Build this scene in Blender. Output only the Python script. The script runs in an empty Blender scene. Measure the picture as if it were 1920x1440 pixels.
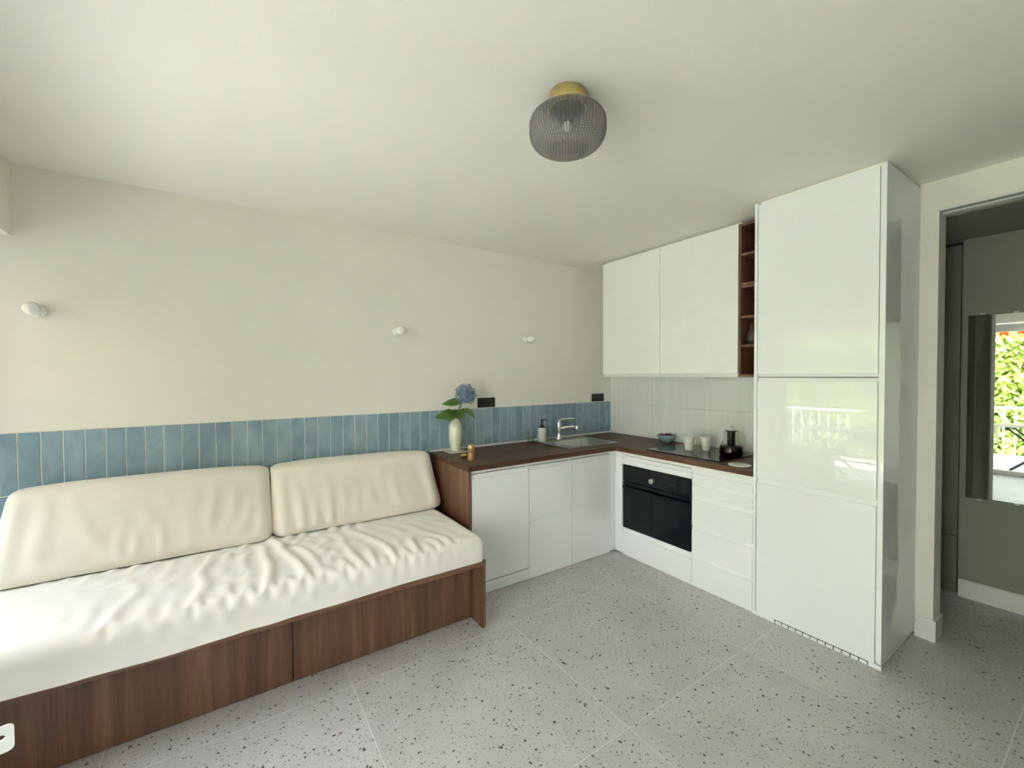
import bpy, bmesh, math, random
import numpy as np
from mathutils import Vector, Matrix
random.seed(7); np.random.seed(7)
SC = bpy.context.scene
COL = SC.collection
PI = math.pi

# ------------------------------------------------------------------ camera
cam_d = bpy.data.cameras.new('camera'); cam = bpy.data.objects.new('camera', cam_d); COL.objects.link(cam)
F_PX = 792.826
cam_d.sensor_fit = 'HORIZONTAL'; cam_d.sensor_width = 36.0
cam_d.lens = 36.0 * F_PX / 1920.0
cam_d.clip_start = 0.02; cam_d.clip_end = 200
yaw, pitch, roll = map(math.radians, (56.26, -1.173, -0.275))
fw = Vector((math.cos(yaw) * math.cos(pitch), math.sin(yaw) * math.cos(pitch), math.sin(pitch)))
rt = Vector((math.sin(yaw), -math.cos(yaw), 0)); up = rt.cross(fw)
r2 = math.cos(roll) * rt + math.sin(roll) * up; u2 = -math.sin(roll) * rt + math.cos(roll) * up
M = Matrix((r2, u2, -fw)).transposed().to_4x4(); M.translation = Vector((-3.2536, -3.051, 1.463))
cam.matrix_world = M
SC.camera = cam

# ------------------------------------------------------------------ world, sun, exposure
SC.view_settings.view_transform = 'Standard'
SC.view_settings.look = 'None'
SC.view_settings.gamma = 1.0
SC.view_settings.use_curve_mapping = False
SC.view_settings.exposure = 0.34
SKY = 8.6
world = bpy.data.worlds.new('sky'); SC.world = world; world.use_nodes = True
nt = world.node_tree; nt.nodes.clear()
o_ = nt.nodes.new('ShaderNodeOutputWorld'); b_ = nt.nodes.new('ShaderNodeBackground')
tc_ = nt.nodes.new('ShaderNodeTexCoord'); sx_ = nt.nodes.new('ShaderNodeSeparateXYZ'); cr_ = nt.nodes.new('ShaderNodeValToRGB')
nt.links.new(tc_.outputs['Generated'], sx_.inputs[0]); nt.links.new(sx_.outputs['Z'], cr_.inputs[0])
cr_.color_ramp.elements[0].position = 0.0; cr_.color_ramp.elements[0].color = (0.87, 0.95, 1.14, 1)
cr_.color_ramp.elements[1].position = 0.8; cr_.color_ramp.elements[1].color = (0.80, 0.92, 1.18, 1)
nt.links.new(cr_.outputs[0], b_.inputs[0]); b_.inputs[1].default_value = SKY
nt.links.new(b_.outputs[0], o_.inputs[0])
sun_d = bpy.data.lights.new('sun', 'SUN'); sun = bpy.data.objects.new('sun', sun_d); COL.objects.link(sun)
sun_d.energy = 66.0; sun_d.angle = math.radians(3); sun_d.color = (0.98, 0.97, 1.0)
sun.rotation_euler = Vector((0.44, -0.40, 0.80)).to_track_quat('Z', 'Y').to_euler()
SC.cycles.max_bounces = 12; SC.cycles.diffuse_bounces = 8; SC.cycles.glossy_bounces = 5
SC.cycles.transmission_bounces = 8; SC.cycles.transparent_max_bounces = 12
SC.cycles.caustics_reflective = False; SC.cycles.caustics_refractive = False
SC.cycles.use_denoising = True

def portal(name, y0, y1, z0, z1, x):
    d = bpy.data.lights.new(name, 'AREA'); d.shape = 'RECTANGLE'; d.size = abs(y1 - y0); d.size_y = z1 - z0
    o = bpy.data.objects.new(name, d); COL.objects.link(o)
    o.location = (x, (y0 + y1) / 2, (z0 + z1) / 2)
    o.rotation_euler = Matrix(((0, 0, -1), (-1, 0, 0), (0, 1, 0))).to_euler()   # -Z towards +X
    d.cycles.is_portal = True
portal('window_portal', -0.14, -1.42, 0.0, 2.147, -4.62)
portal('window_portal', -1.70, -3.62, 0.0, 2.147, -4.62)

# ------------------------------------------------------------------ materials
def mk(name):
    m = bpy.data.materials.new(name); m.use_nodes = True
    n = m.node_tree.nodes; l = m.node_tree.links
    return m, n, l, n['Principled BSDF']
def N(n, t, **k):
    x = n.new('ShaderNode' + t)
    for a, v in k.items(): setattr(x, a, v)
    return x
def lin(c):
    return tuple(((v / 255) / 12.92 if v / 255 <= 0.04045 else ((v / 255 + 0.055) / 1.055) ** 2.4) for v in c) + (1,)
def simple(name, col, rough=0.5, metal=0.0, var=0.04, scale=12, bump=0.0, bscale=80, coat=0.0, ior=1.5, stretch=(1, 1, 1), spec=0.5):
    m, n, l, p = mk(name)
    tc = N(n, 'TexCoord'); mp = N(n, 'Mapping'); mp.inputs['Scale'].default_value = stretch
    l.new(tc.outputs['Object'], mp.inputs[0])
    no = N(n, 'TexNoise'); no.inputs['Scale'].default_value = scale; no.inputs['Detail'].default_value = 4
    l.new(mp.outputs[0], no.inputs['Vector'])
    r = N(n, 'ValToRGB'); r.color_ramp.elements[0].position = 0.3; r.color_ramp.elements[1].position = 0.7
    r.color_ramp.elements[0].color = tuple(c * (1 - var) for c in col[:3]) + (1,)
    r.color_ramp.elements[1].color = tuple(min(1, c * (1 + var)) for c in col[:3]) + (1,)
    l.new(no.outputs['Fac'], r.inputs[0]); l.new(r.outputs[0], p.inputs['Base Color'])
    p.inputs['Roughness'].default_value = rough; p.inputs['Metallic'].default_value = metal
    p.inputs['Coat Weight'].default_value = coat; p.inputs['IOR'].default_value = ior; p.inputs['Specular IOR Level'].default_value = spec
    if bump:
        nb = N(n, 'TexNoise'); nb.inputs['Scale'].default_value = bscale; nb.inputs['Detail'].default_value = 3
        l.new(mp.outputs[0], nb.inputs['Vector'])
        bm = N(n, 'Bump'); bm.inputs['Strength'].default_value = bump; bm.inputs['Distance'].default_value = 0.01
        l.new(nb.outputs['Fac'], bm.inputs['Height']); l.new(bm.outputs[0], p.inputs['Normal'])
    return m

def wood(name, axis, dark, mid, light, rough=0.45, spec=0.5):
    m, n, l, p = mk(name)
    tc = N(n, 'TexCoord'); mp = N(n, 'Mapping')
    s = [34, 34, 34]; s['XYZ'.index(axis)] = 1.6; mp.inputs['Scale'].default_value = s
    l.new(tc.outputs['Object'], mp.inputs[0])
    n1 = N(n, 'TexNoise'); n1.inputs['Scale'].default_value = 1.0; n1.inputs['Detail'].default_value = 5; n1.inputs['Distortion'].default_value = 0.6
    l.new(mp.outputs[0], n1.inputs['Vector'])
    mp2 = N(n, 'Mapping'); s2 = [7, 7, 7]; s2['XYZ'.index(axis)] = 0.25; mp2.inputs['Scale'].default_value = s2
    l.new(tc.outputs['Object'], mp2.inputs[0])
    n2 = N(n, 'TexNoise'); n2.inputs['Scale'].default_value = 1.3; n2.inputs['Detail'].default_value = 2
    l.new(mp2.outputs[0], n2.inputs['Vector'])
    mp3 = N(n, 'Mapping'); s3 = [260, 260, 260]; s3['XYZ'.index(axis)] = 7; mp3.inputs['Scale'].default_value = s3
    l.new(tc.outputs['Object'], mp3.inputs[0])
    n3 = N(n, 'TexNoise'); n3.inputs['Scale'].default_value = 1; l.new(mp3.outputs[0], n3.inputs['Vector'])
    a = N(n, 'Math', operation='MULTIPLY_ADD'); l.new(n1.outputs['Fac'], a.inputs[0]); a.inputs[1].default_value = 0.45
    b = N(n, 'Math', operation='MULTIPLY'); l.new(n2.outputs['Fac'], b.inputs[0]); b.inputs[1].default_value = 0.42
    l.new(b.outputs[0], a.inputs[2])
    c = N(n, 'Math', operation='MULTIPLY_ADD'); l.new(n3.outputs['Fac'], c.inputs[0]); c.inputs[1].default_value = 0.13; l.new(a.outputs[0], c.inputs[2])
    r = N(n, 'ValToRGB'); e = r.color_ramp.elements
    e[0].position = 0.36; e[0].color = dark; e[1].position = 0.64; e[1].color = light
    x = e.new(0.5); x.color = mid
    l.new(c.outputs[0], r.inputs[0]); l.new(r.outputs[0], p.inputs['Base Color'])
    p.inputs['Roughness'].default_value = rough; p.inputs['Specular IOR Level'].default_value = spec
    bp = N(n, 'Bump'); bp.inputs['Strength'].default_value = 0.08; bp.inputs['Distance'].default_value = 0.002
    l.new(n3.outputs['Fac'], bp.inputs['Height']); l.new(bp.outputs[0], p.inputs['Normal'])
    return m

def terrazzo():
    m, n, l, p = mk('terrazzo')
    g = N(n, 'NewGeometry')
    oi = N(n, 'ObjectInfo')
    off = N(n, 'VectorMath', operation='SCALE'); off.inputs[0].default_value = (37.0, 53.0, 11.0); l.new(oi.outputs['Random'], off.inputs['Scale'])
    ad = N(n, 'VectorMath', operation='ADD'); l.new(g.outputs['Position'], ad.inputs[0]); l.new(off.outputs[0], ad.inputs[1])
    base = N(n, 'TexNoise'); base.inputs['Scale'].default_value = 3.0; base.inputs['Detail'].default_value = 6; base.inputs['Roughness'].default_value = 0.65
    l.new(ad.outputs[0], base.inputs['Vector'])
    br = N(n, 'ValToRGB'); br.color_ramp.elements[0].position = 0.3; br.color_ramp.elements[1].position = 0.72
    br.color_ramp.elements[0].color = lin((184, 184, 183)); br.color_ramp.elements[1].color = lin((204, 204, 203))
    l.new(base.outputs['Fac'], br.inputs[0])
    col = br.outputs[0]
    dis = N(n, 'TexNoise'); dis.inputs['Scale'].default_value = 40; l.new(ad.outputs[0], dis.inputs['Vector'])
    dsc = N(n, 'VectorMath', operation='SCALE'); dsc.inputs['Scale'].default_value = 0.022; l.new(dis.outputs['Color'], dsc.inputs[0])
    ad2 = N(n, 'VectorMath', operation='ADD'); l.new(ad.outputs[0], ad2.inputs[0]); l.new(dsc.outputs[0], ad2.inputs[1])
    def chips(scale, thr, gate_lo, gate_hi, colour, seed):
        nonlocal col
        mp = N(n, 'Mapping'); mp.inputs['Location'].default_value = (seed, seed * 1.7, 0); l.new(ad2.outputs[0], mp.inputs[0])
        v = N(n, 'TexVoronoi'); v.voronoi_dimensions = '2D'; v.inputs['Scale'].default_value = scale; l.new(mp.outputs[0], v.inputs['Vector'])
        s = N(n, 'SeparateColor'); l.new(v.outputs['Color'], s.inputs[0])
        t = N(n, 'Math', operation='MULTIPLY'); l.new(s.outputs[1], t.inputs[0]); t.inputs[1].default_value = thr      # random size
        c1 = N(n, 'Math', operation='LESS_THAN'); l.new(v.outputs['Distance'], c1.inputs[0]); l.new(t.outputs[0], c1.inputs[1])
        c2 = N(n, 'Math', operation='GREATER_THAN'); l.new(s.outputs[0], c2.inputs[0]); c2.inputs[1].default_value = gate_lo
        c3 = N(n, 'Math', operation='LESS_THAN'); l.new(s.outputs[0], c3.inputs[0]); c3.inputs[1].default_value = gate_hi
        a = N(n, 'Math', operation='MULTIPLY'); l.new(c1.outputs[0], a.inputs[0]); l.new(c2.outputs[0], a.inputs[1])
        b = N(n, 'Math', operation='MULTIPLY'); l.new(a.outputs[0], b.inputs[0]); l.new(c3.outputs[0], b.inputs[1])
        mx = N(n, 'MixRGB'); l.new(b.outputs[0], mx.inputs[0]); l.new(col, mx.inputs[1]); mx.inputs[2].default_value = colour
        col = mx.outputs[0]
    chips(150, 0.42, 0.0, 0.30, lin((184, 182, 174)), 1.3)
    chips(130, 0.40, 0.60, 0.80, lin((128, 126, 121)), 5.1)
    chips(62, 0.34, 0.0, 0.20, lin((196, 193, 184)), 2.2)
    chips(58, 0.30, 0.55, 0.68, lin((98, 96, 94)), 7.7)
    chips(38, 0.26, 0.80, 0.90, lin((206, 203, 194)), 9.9)
    chips(36, 0.24, 0.10, 0.19, lin((76, 74, 73)), 4.4)
    l.new(col, p.inputs['Base Color'])
    p.inputs['Roughness'].default_value = 0.42
    rn = N(n, 'TexNoise'); rn.inputs['Scale'].default_value = 14; l.new(ad.outputs[0], rn.inputs['Vector'])
    rr = N(n, 'MapRange'); rr.inputs['To Min'].default_value = 0.36; rr.inputs['To Max'].default_value = 0.52
    l.new(rn.outputs['Fac'], rr.inputs['Value']); l.new(rr.outputs[0], p.inputs['Roughness'])
    return m

def glazed_tile():
    m, n, l, p = mk('glazed_blue')
    g = N(n, 'NewGeometry'); oi = N(n, 'ObjectInfo')
    mp = N(n, 'Mapping'); mp.inputs['Scale'].default_value = (9, 9, 5); l.new(g.outputs['Position'], mp.inputs[0])
    off = N(n, 'VectorMath', operation='SCALE'); off.inputs[0].default_value = (91.0, 17.0, 43.0); l.new(oi.outputs['Random'], off.inputs['Scale'])
    ad = N(n, 'VectorMath', operation='ADD'); l.new(mp.outputs[0], ad.inputs[0]); l.new(off.outputs[0], ad.inputs[1])
    no = N(n, 'TexNoise'); no.inputs['Scale'].default_value = 0.9; no.inputs['Detail'].default_value = 3; no.inputs['Distortion'].default_value = 1.2
    l.new(ad.outputs[0], no.inputs['Vector'])
    a = N(n, 'Math', operation='MULTIPLY_ADD'); l.new(no.outputs['Fac'], a.inputs[0]); a.inputs[1].default_value = 0.8
    b = N(n, 'Math', operation='MULTIPLY'); l.new(oi.outputs['Random'], b.inputs[0]); b.inputs[1].default_value = 0.22; l.new(b.outputs[0], a.inputs[2])
    r = N(n, 'ValToRGB'); e = r.color_ramp.elements
    e[0].position = 0.22; e[0].color = lin((112, 138, 155)); e[1].position = 0.85; e[1].color = lin((161, 183, 196))
    x = e.new(0.5); x.color = lin((134, 159, 173))
    l.new(a.outputs[0], r.inputs[0]); l.new(r.outputs[0], p.inputs['Base Color'])
    p.inputs['Roughness'].default_value = 0.16
    n2 = N(n, 'TexNoise'); n2.inputs['Scale'].default_value = 1.1; n2.inputs['Detail'].default_value = 1; l.new(ad.outputs[0], n2.inputs['Vector'])
    bp = N(n, 'Bump'); bp.inputs['Strength'].default_value = 0.35; bp.inputs['Distance'].default_value = 0.012
    l.new(n2.outputs['Fac'], bp.inputs['Height']); l.new(bp.outputs[0], p.inputs['Normal'])
    return m

def cloth_mat(name, c0, c1):
    m, n, l, p = mk(name)
    tc = N(n, 'TexCoord')
    no = N(n, 'TexNoise'); no.inputs['Scale'].default_value = 5; no.inputs['Detail'].default_value = 5; l.new(tc.outputs['Object'], no.inputs['Vector'])
    r = N(n, 'ValToRGB'); r.color_ramp.elements[0].position = 0.3; r.color_ramp.elements[1].position = 0.7
    r.color_ramp.elements[0].color = c0; r.color_ramp.elements[1].color = c1
    l.new(no.outputs['Fac'], r.inputs[0]); l.new(r.outputs[0], p.inputs['Base Color'])
    p.inputs['Roughness'].default_value = 0.75; p.inputs['Sheen Weight'].default_value = 0.25
    w = N(n, 'TexWave'); w.bands_direction = 'X'; w.inputs['Scale'].default_value = 90; w.inputs['Distortion'].default_value = 1.5; l.new(tc.outputs['Object'], w.inputs['Vector'])
    w2 = N(n, 'TexNoise'); w2.inputs['Scale'].default_value = 300; l.new(tc.outputs['Object'], w2.inputs['Vector'])
    ad = N(n, 'Math', operation='ADD'); l.new(w.outputs['Fac'], ad.inputs[0]); l.new(w2.outputs['Fac'], ad.inputs[1])
    bp = N(n, 'Bump'); bp.inputs['Strength'].default_value = 0.07; bp.inputs['Distance'].default_value = 0.003
    l.new(ad.outputs[0], bp.inputs['Height']); l.new(bp.outputs[0], p.inputs['Normal'])
    return m

def clear_glass(name, tint=(0.93, 0.96, 0.95, 1), edge=0.35, facing_dark=None):
    m, n, l, p = mk(name); n.remove(p)
    out = n['Material Output']
    tr = N(n, 'BsdfTransparent'); gl = N(n, 'BsdfGlossy'); gl.inputs['Roughness'].default_value = 0.03
    lw = N(n, 'LayerWeight'); lw.inputs['Blend'].default_value = 0.25
    r = N(n, 'ValToRGB'); r.color_ramp.elements[0].color = tint
    r.color_ramp.elements[1].color = facing_dark or tuple(c * 0.8 for c in tint[:3]) + (1,)
    l.new(lw.outputs['Facing'], r.inputs[0]); l.new(r.outputs[0], tr.inputs[0])
    fr = N(n, 'Fresnel'); fr.inputs[0].default_value = 1.45
    gb = N(n, 'NewGeometry'); ng = N(n, 'Math', operation='SUBTRACT'); ng.inputs[0].default_value = 1.0; l.new(gb.outputs['Backfacing'], ng.inputs[1])
    fm = N(n, 'Math', operation='MULTIPLY'); l.new(fr.outputs[0], fm.inputs[0]); l.new(ng.outputs[0], fm.inputs[1])
    ms = N(n, 'MixShader'); l.new(fm.outputs[0], ms.inputs[0]); l.new(tr.outputs[0], ms.inputs[1]); l.new(gl.outputs[0], ms.inputs[2])
    l.new(ms.outputs[0], out.inputs[0])
    return m

def smoked_ribs():
    m, n, l, p = mk('smoked_ribbed_glass'); n.remove(p); out = n['Material Output']
    tc = N(n, 'TexCoord'); sp = N(n, 'SeparateXYZ'); l.new(tc.outputs['Object'], sp.inputs[0])
    at = N(n, 'Math', operation='ARCTAN2'); l.new(sp.outputs['Y'], at.inputs[0]); l.new(sp.outputs['X'], at.inputs[1])
    mu = N(n, 'Math', operation='MULTIPLY'); l.new(at.outputs[0], mu.inputs[0]); mu.inputs[1].default_value = 72.0
    co = N(n, 'Math', operation='COSINE'); l.new(mu.outputs[0], co.inputs[0])
    xy = N(n, 'VectorMath', operation='MULTIPLY'); xy.inputs[1].default_value = (1, 1, 0); l.new(tc.outputs['Object'], xy.inputs[0])
    ln = N(n, 'VectorMath', operation='LENGTH'); l.new(xy.outputs[0], ln.inputs[0])
    fd = N(n, 'MapRange'); fd.inputs['From Min'].default_value = 0.055; fd.inputs['From Max'].default_value = 0.085; l.new(ln.outputs['Value'], fd.inputs['Value'])
    cf = N(n, 'Math', operation='MULTIPLY'); l.new(co.outputs[0], cf.inputs[0]); l.new(fd.outputs[0], cf.inputs[1])
    mr = N(n, 'MapRange'); mr.inputs['From Min'].default_value = -1; l.new(cf.outputs[0], mr.inputs['Value'])
    r = N(n, 'ValToRGB'); r.color_ramp.elements[0].color = (0.42, 0.40, 0.405, 1); r.color_ramp.elements[1].color = (0.95, 0.93, 0.935, 1); l.new(mr.outputs[0], r.inputs[0])
    lw = N(n, 'LayerWeight'); lw.inputs['Blend'].default_value = 0.3
    dk = N(n, 'MixRGB'); l.new(lw.outputs['Facing'], dk.inputs[0]); l.new(r.outputs[0], dk.inputs[1]); dk.inputs[2].default_value = (0.22, 0.21, 0.215, 1)
    tr = N(n, 'BsdfTransparent'); l.new(dk.outputs[0], tr.inputs[0])
    df = N(n, 'BsdfDiffuse'); df.inputs[0].default_value = (0.36, 0.355, 0.36, 1)
    tl = N(n, 'BsdfTranslucent'); tl.inputs[0].default_value = (0.52, 0.50, 0.51, 1)
    m1 = N(n, 'MixShader'); m1.inputs[0].default_value = 0.5; l.new(df.outputs[0], m1.inputs[1]); l.new(tl.outputs[0], m1.inputs[2])
    m2 = N(n, 'MixShader'); m2.inputs[0].default_value = 0.30; l.new(tr.outputs[0], m2.inputs[1]); l.new(m1.outputs[0], m2.inputs[2])
    gl = N(n, 'BsdfGlossy'); gl.inputs['Roughness'].default_value = 0.12
    fr = N(n, 'Fresnel'); fr.inputs[0].default_value = 1.4
    gb = N(n, 'NewGeometry'); ng = N(n, 'Math', operation='SUBTRACT'); ng.inputs[0].default_value = 1.0; l.new(gb.outputs['Backfacing'], ng.inputs[1])
    fm = N(n, 'Math', operation='MULTIPLY'); l.new(fr.outputs[0], fm.inputs[0]); l.new(ng.outputs[0], fm.inputs[1])
    m3 = N(n, 'MixShader'); l.new(fm.outputs[0], m3.inputs[0]); l.new(m2.outputs[0], m3.inputs[1]); l.new(gl.outputs[0], m3.inputs[2])
    l.new(m3.outputs[0], out.inputs[0])
    return m

def mirror_mat():
    m, n, l, p = mk('mirror_silver')
    p.inputs['Metallic'].default_value = 1; p.inputs['Roughness'].default_value = 0.012
    no = N(n, 'TexNoise'); no.inputs['Scale'].default_value = 3
    r = N(n, 'ValToRGB'); r.color_ramp.elements[0].color = (0.80, 0.83, 0.80, 1); r.color_ramp.elements[1].color = (0.84, 0.86, 0.83, 1)
    l.new(no.outputs['Fac'], r.inputs[0]); l.new(r.outputs[0], p.inputs['Base Color'])
    return m

def leaf_mat(name, c0, c1, trans=0.4, scale=3, rough=0.5):
    m, n, l, p = mk(name); out = n['Material Output']
    g = N(n, 'NewGeometry'); no = N(n, 'TexNoise'); no.inputs['Scale'].default_value = scale; no.inputs['Detail'].default_value = 4
    l.new(g.outputs['Position'], no.inputs['Vector'])
    r = N(n, 'ValToRGB'); r.color_ramp.elements[0].position = 0.32; r.color_ramp.elements[1].position = 0.68
    r.color_ramp.elements[0].color = c0; r.color_ramp.elements[1].color = c1
    l.new(no.outputs['Fac'], r.inputs[0]); l.new(r.outputs[0], p.inputs['Base Color']); p.inputs['Roughness'].default_value = rough
    t = N(n, 'BsdfTranslucent'); l.new(r.outputs[0], t.inputs[0])
    ms = N(n, 'MixShader'); ms.inputs[0].default_value = trans; l.new(p.outputs[0], ms.inputs[1]); l.new(t.outputs[0], ms.inputs[2]); l.new(ms.outputs[0], out.inputs[0])
    return m

def stripes_mat():
    m, n, l, p = mk('awning_stripes'); out = n['Material Output']
    g = N(n, 'NewGeometry'); s = N(n, 'SeparateXYZ'); l.new(g.outputs['Position'], s.inputs[0])
    a = N(n, 'Math', operation='MULTIPLY'); l.new(s.outputs['Y'], a.inputs[0]); a.inputs[1].default_value = 5.5
    f = N(n, 'Math', operation='FRACT'); l.new(a.outputs[0], f.inputs[0])
    c = N(n, 'Math', operation='GREATER_THAN'); l.new(f.outputs[0], c.inputs[0]); c.inputs[1].default_value = 0.5
    mx = N(n, 'MixRGB'); l.new(c.outputs[0], mx.inputs[0]); mx.inputs[1].default_value = (0.85, 0.72, 0.5, 1); mx.inputs[2].default_value = (0.85, 0.22, 0.04, 1)
    l.new(mx.outputs[0], p.inputs['Base Color']); p.inputs['Roughness'].default_value = 0.8
    t = N(n, 'BsdfTranslucent'); l.new(mx.outputs[0], t.inputs[0])
    ms = N(n, 'MixShader'); ms.inputs[0].default_value = 0.45; l.new(p.outputs[0], ms.inputs[1]); l.new(t.outputs[0], ms.inputs[2]); l.new(ms.outputs[0], out.inputs[0])
    return m

def ribbed_white_tile():
    m, n, l, p = mk('white_ribbed_tile')
    p.inputs['Base Color'].default_value = (0.74, 0.75, 0.73, 1)
    g = N(n, 'NewGeometry'); mp = N(n, 'Mapping'); mp.inputs['Scale'].default_value = (1, 70, 1.2); l.new(g.outputs['Position'], mp.inputs[0])
    no = N(n, 'TexNoise'); no.inputs['Scale'].default_value = 1; no.inputs['Detail'].default_value = 2; l.new(mp.outputs[0], no.inputs['Vector'])
    r = N(n, 'ValToRGB'); r.color_ramp.elements[0].position = 0.35; r.color_ramp.elements[1].position = 0.65
    r.color_ramp.elements[0].color = (0.74, 0.755, 0.74, 1); r.color_ramp.elements[1].color = (0.79, 0.80, 0.785, 1)
    l.new(no.outputs['Fac'], r.inputs[0]); l.new(r.outputs[0], p.inputs['Base Color'])
    bp = N(n, 'Bump'); bp.inputs['Strength'].default_value = 0.2; bp.inputs['Distance'].default_value = 0.003
    l.new(no.outputs['Fac'], bp.inputs['Height']); l.new(bp.outputs[0], p.inputs['Normal']); p.inputs['Roughness'].default_value = 0.28
    return m

MAT = {}
MAT['wall'] = simple('wall_paint', (0.84, 0.815, 0.755), 0.75, var=0.012, scale=4, bump=0.06, bscale=160)
MAT['ceiling'] = simple('ceiling_paint', (0.86, 0.835, 0.775), 0.8, var=0.01, scale=3, bump=0.05, bscale=140)
MAT['closet'] = simple('cupboard_paint_shaded', (0.17, 0.18, 0.14), 0.6, var=0.02)  # pale cupboard; the hall's shade is put into this dark colour
MAT['light_blocker'] = simple('blocker_grey_green', (0.16, 0.19, 0.14), 0.8, var=0.05)  # dark so the added balcony partition reflects little light
MAT['absorber_olive'] = simple('grey_olive_paint', (0.26, 0.27, 0.21), 0.7, var=0.02, scale=4, bump=0.06, bscale=160)  # dark colour of the added block behind the camera
MAT['hallwall'] = simple('hall_paint_shaded', (0.27, 0.285, 0.225), 0.7, var=0.012, scale=4, bump=0.06, bscale=160)  # dimness of the hall is put into this darker paint colour
MAT['white_trim'] = simple('white_trim_paint', (0.78, 0.79, 0.76), 0.4, var=0.01)
MAT['gloss'] = simple('white_lacquer', (0.865, 0.885, 0.905), 0.008, var=0.006, scale=2, ior=1.5)
MAT['carcass'] = simple('white_melamine', (0.87, 0.875, 0.85), 0.35, var=0.01)
MAT['grout'] = simple('white_grout', (0.80, 0.80, 0.77), 0.8, var=0.03, scale=60)
MAT['splash_joint'] = simple('grey_joint', (0.50, 0.50, 0.47), 0.8, var=0.05)
MAT['floor_grout'] = simple('light_grout', (0.72, 0.715, 0.69), 0.85, var=0.05, scale=60)
MAT['terrazzo'] = terrazzo()
MAT['tile'] = glazed_tile()
MAT['splash'] = ribbed_white_tile()
WD, WM, WL = lin((80, 56, 43)), lin((107, 75, 57)), lin((130, 94, 72))
MAT['wood_z'] = wood('walnut_upright', 'Z', WD, WM, WL)
MAT['wood_x'] = wood('walnut_lengthwise', 'X', WD, WM, WL)
TD, TM, TL = lin((62, 42, 33)), lin((84, 58, 46)), lin((104, 75, 60))
MAT['top_x'] = wood('dark_walnut_worktop', 'X', TD, TM, TL, 0.42, 0.22)
MAT['top_y'] = wood('dark_walnut_worktop_return', 'Y', TD, TM, TL, 0.42, 0.22)
MAT['wood_shelf'] = wood('walnut_rack', 'Z', lin((70, 46, 34)), lin((104, 72, 54)), lin((134, 96, 72)))
MAT['throw'] = cloth_mat('cream_cotton', (0.79, 0.74, 0.665, 1), (0.83, 0.785, 0.71, 1))
MAT['throw_seat'] = cloth_mat('pale_cream_cotton', (0.81, 0.79, 0.745, 1), (0.845, 0.83, 0.785, 1))
MAT['black_glass'] = simple('black_glass', (0.003, 0.005, 0.008), 0.02, var=0.1, spec=0.35)
MAT['black_plastic'] = simple('black_plastic', (0.012, 0.012, 0.015), 0.35, var=0.05)
MAT['steel'] = simple('brushed_steel', (0.50, 0.50, 0.48), 0.28, metal=1, var=0.06, scale=30, stretch=(1, 12, 1))
MAT['chrome'] = simple('chrome', (0.78, 0.78, 0.78), 0.06, metal=1, var=0.02)
MAT['brass'] = simple('satin_brass', (0.70, 0.55, 0.24), 0.32, metal=1, var=0.05, scale=20, stretch=(1, 1, 0.05))
MAT['copper'] = simple('copper_wood', (0.60, 0.36, 0.17), 0.35, metal=0.5, var=0.15, scale=30, stretch=(1, 1, 0.2))
MAT['porcelain'] = simple('white_porcelain', (0.82, 0.82, 0.79), 0.12, var=0.01)
MAT['opal'] = simple('opal_glass', (0.88, 0.88, 0.86), 0.15, var=0.01)
MAT['celadon'] = simple('pale_celadon_glaze', (0.74, 0.75, 0.60), 0.25, var=0.05, scale=6, stretch=(0.4, 0.4, 5))
MAT['stone'] = simple('pale_stone', (0.62, 0.58, 0.50), 0.6, var=0.06, scale=40)
MAT['mug'] = simple('white_stoneware', (0.74, 0.73, 0.69), 0.3, var=0.02)
MAT['bluebowl'] = simple('blue_grey_glaze', (0.24, 0.34, 0.41), 0.25, var=0.1, scale=30)
MAT['plum'] = simple('plum_skin', (0.11, 0.012, 0.022), 0.28, var=0.3, scale=25)
MAT['glass'] = clear_glass('clear_glass', (0.985, 0.99, 0.985, 1), facing_dark=(0.86, 0.89, 0.88, 1))
MAT['pane'] = clear_glass('window_glass', (0.97, 0.98, 0.97, 1))
MAT['smoke'] = smoked_ribs()
MAT['tea'] = simple('black_tea', (0.012, 0.002, 0.003), 0.3, var=0.1, spec=0.1)
MAT['soap'] = simple('speckled_white_ceramic', (0.76, 0.76, 0.72), 0.4, var=0.06, scale=90)
MAT['green_leaf'] = leaf_mat('hydrangea_leaf', (0.045, 0.115, 0.016, 1), (0.12, 0.24, 0.04, 1), 0.25, 14, 0.4)
MAT['petal'] = leaf_mat('hydrangea_petal', (0.09, 0.17, 0.31, 1), (0.40, 0.51, 0.64, 1), 0.3, 45, 0.6)
MAT['stem'] = simple('green_stem', (0.14, 0.20, 0.05), 0.5, var=0.1)
MAT['mirror'] = mirror_mat()
MAT['clip'] = simple('clear_plastic_clip', (0.70, 0.72, 0.68), 0.2, var=0.02)
MAT['foliage'] = leaf_mat('hedge_leaf', (0.20, 0.30, 0.035, 1), (0.46, 0.54, 0.12, 1), 0.45, 1.2)
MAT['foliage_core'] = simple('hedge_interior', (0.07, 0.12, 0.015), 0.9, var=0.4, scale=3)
MAT['bark'] = simple('bark', (0.12, 0.09, 0.06), 0.9, var=0.2)
MAT['lawn'] = simple('pale_gravel', (0.46, 0.44, 0.38), 0.9, var=0.2, scale=2)
MAT['balcony'] = simple('pale_balcony_tile', (0.68, 0.67, 0.62), 0.5, var=0.04, scale=6)
MAT['white_metal'] = simple('white_powder_coat', (0.78, 0.80, 0.78), 0.35, var=0.01)
MAT['black_metal'] = simple('black_metal', (0.015, 0.017, 0.02), 0.4, var=0.05)
MAT['awning'] = stripes_mat()
MAT['curtain'] = leaf_mat('dark_green_curtain', (0.010, 0.018, 0.005, 1), (0.018, 0.028, 0.009, 1), 0.1, 8, 0.9)
MAT['tablecloth'] = simple('white_tablecloth', (0.80, 0.80, 0.77), 0.7, var=0.02)
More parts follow.
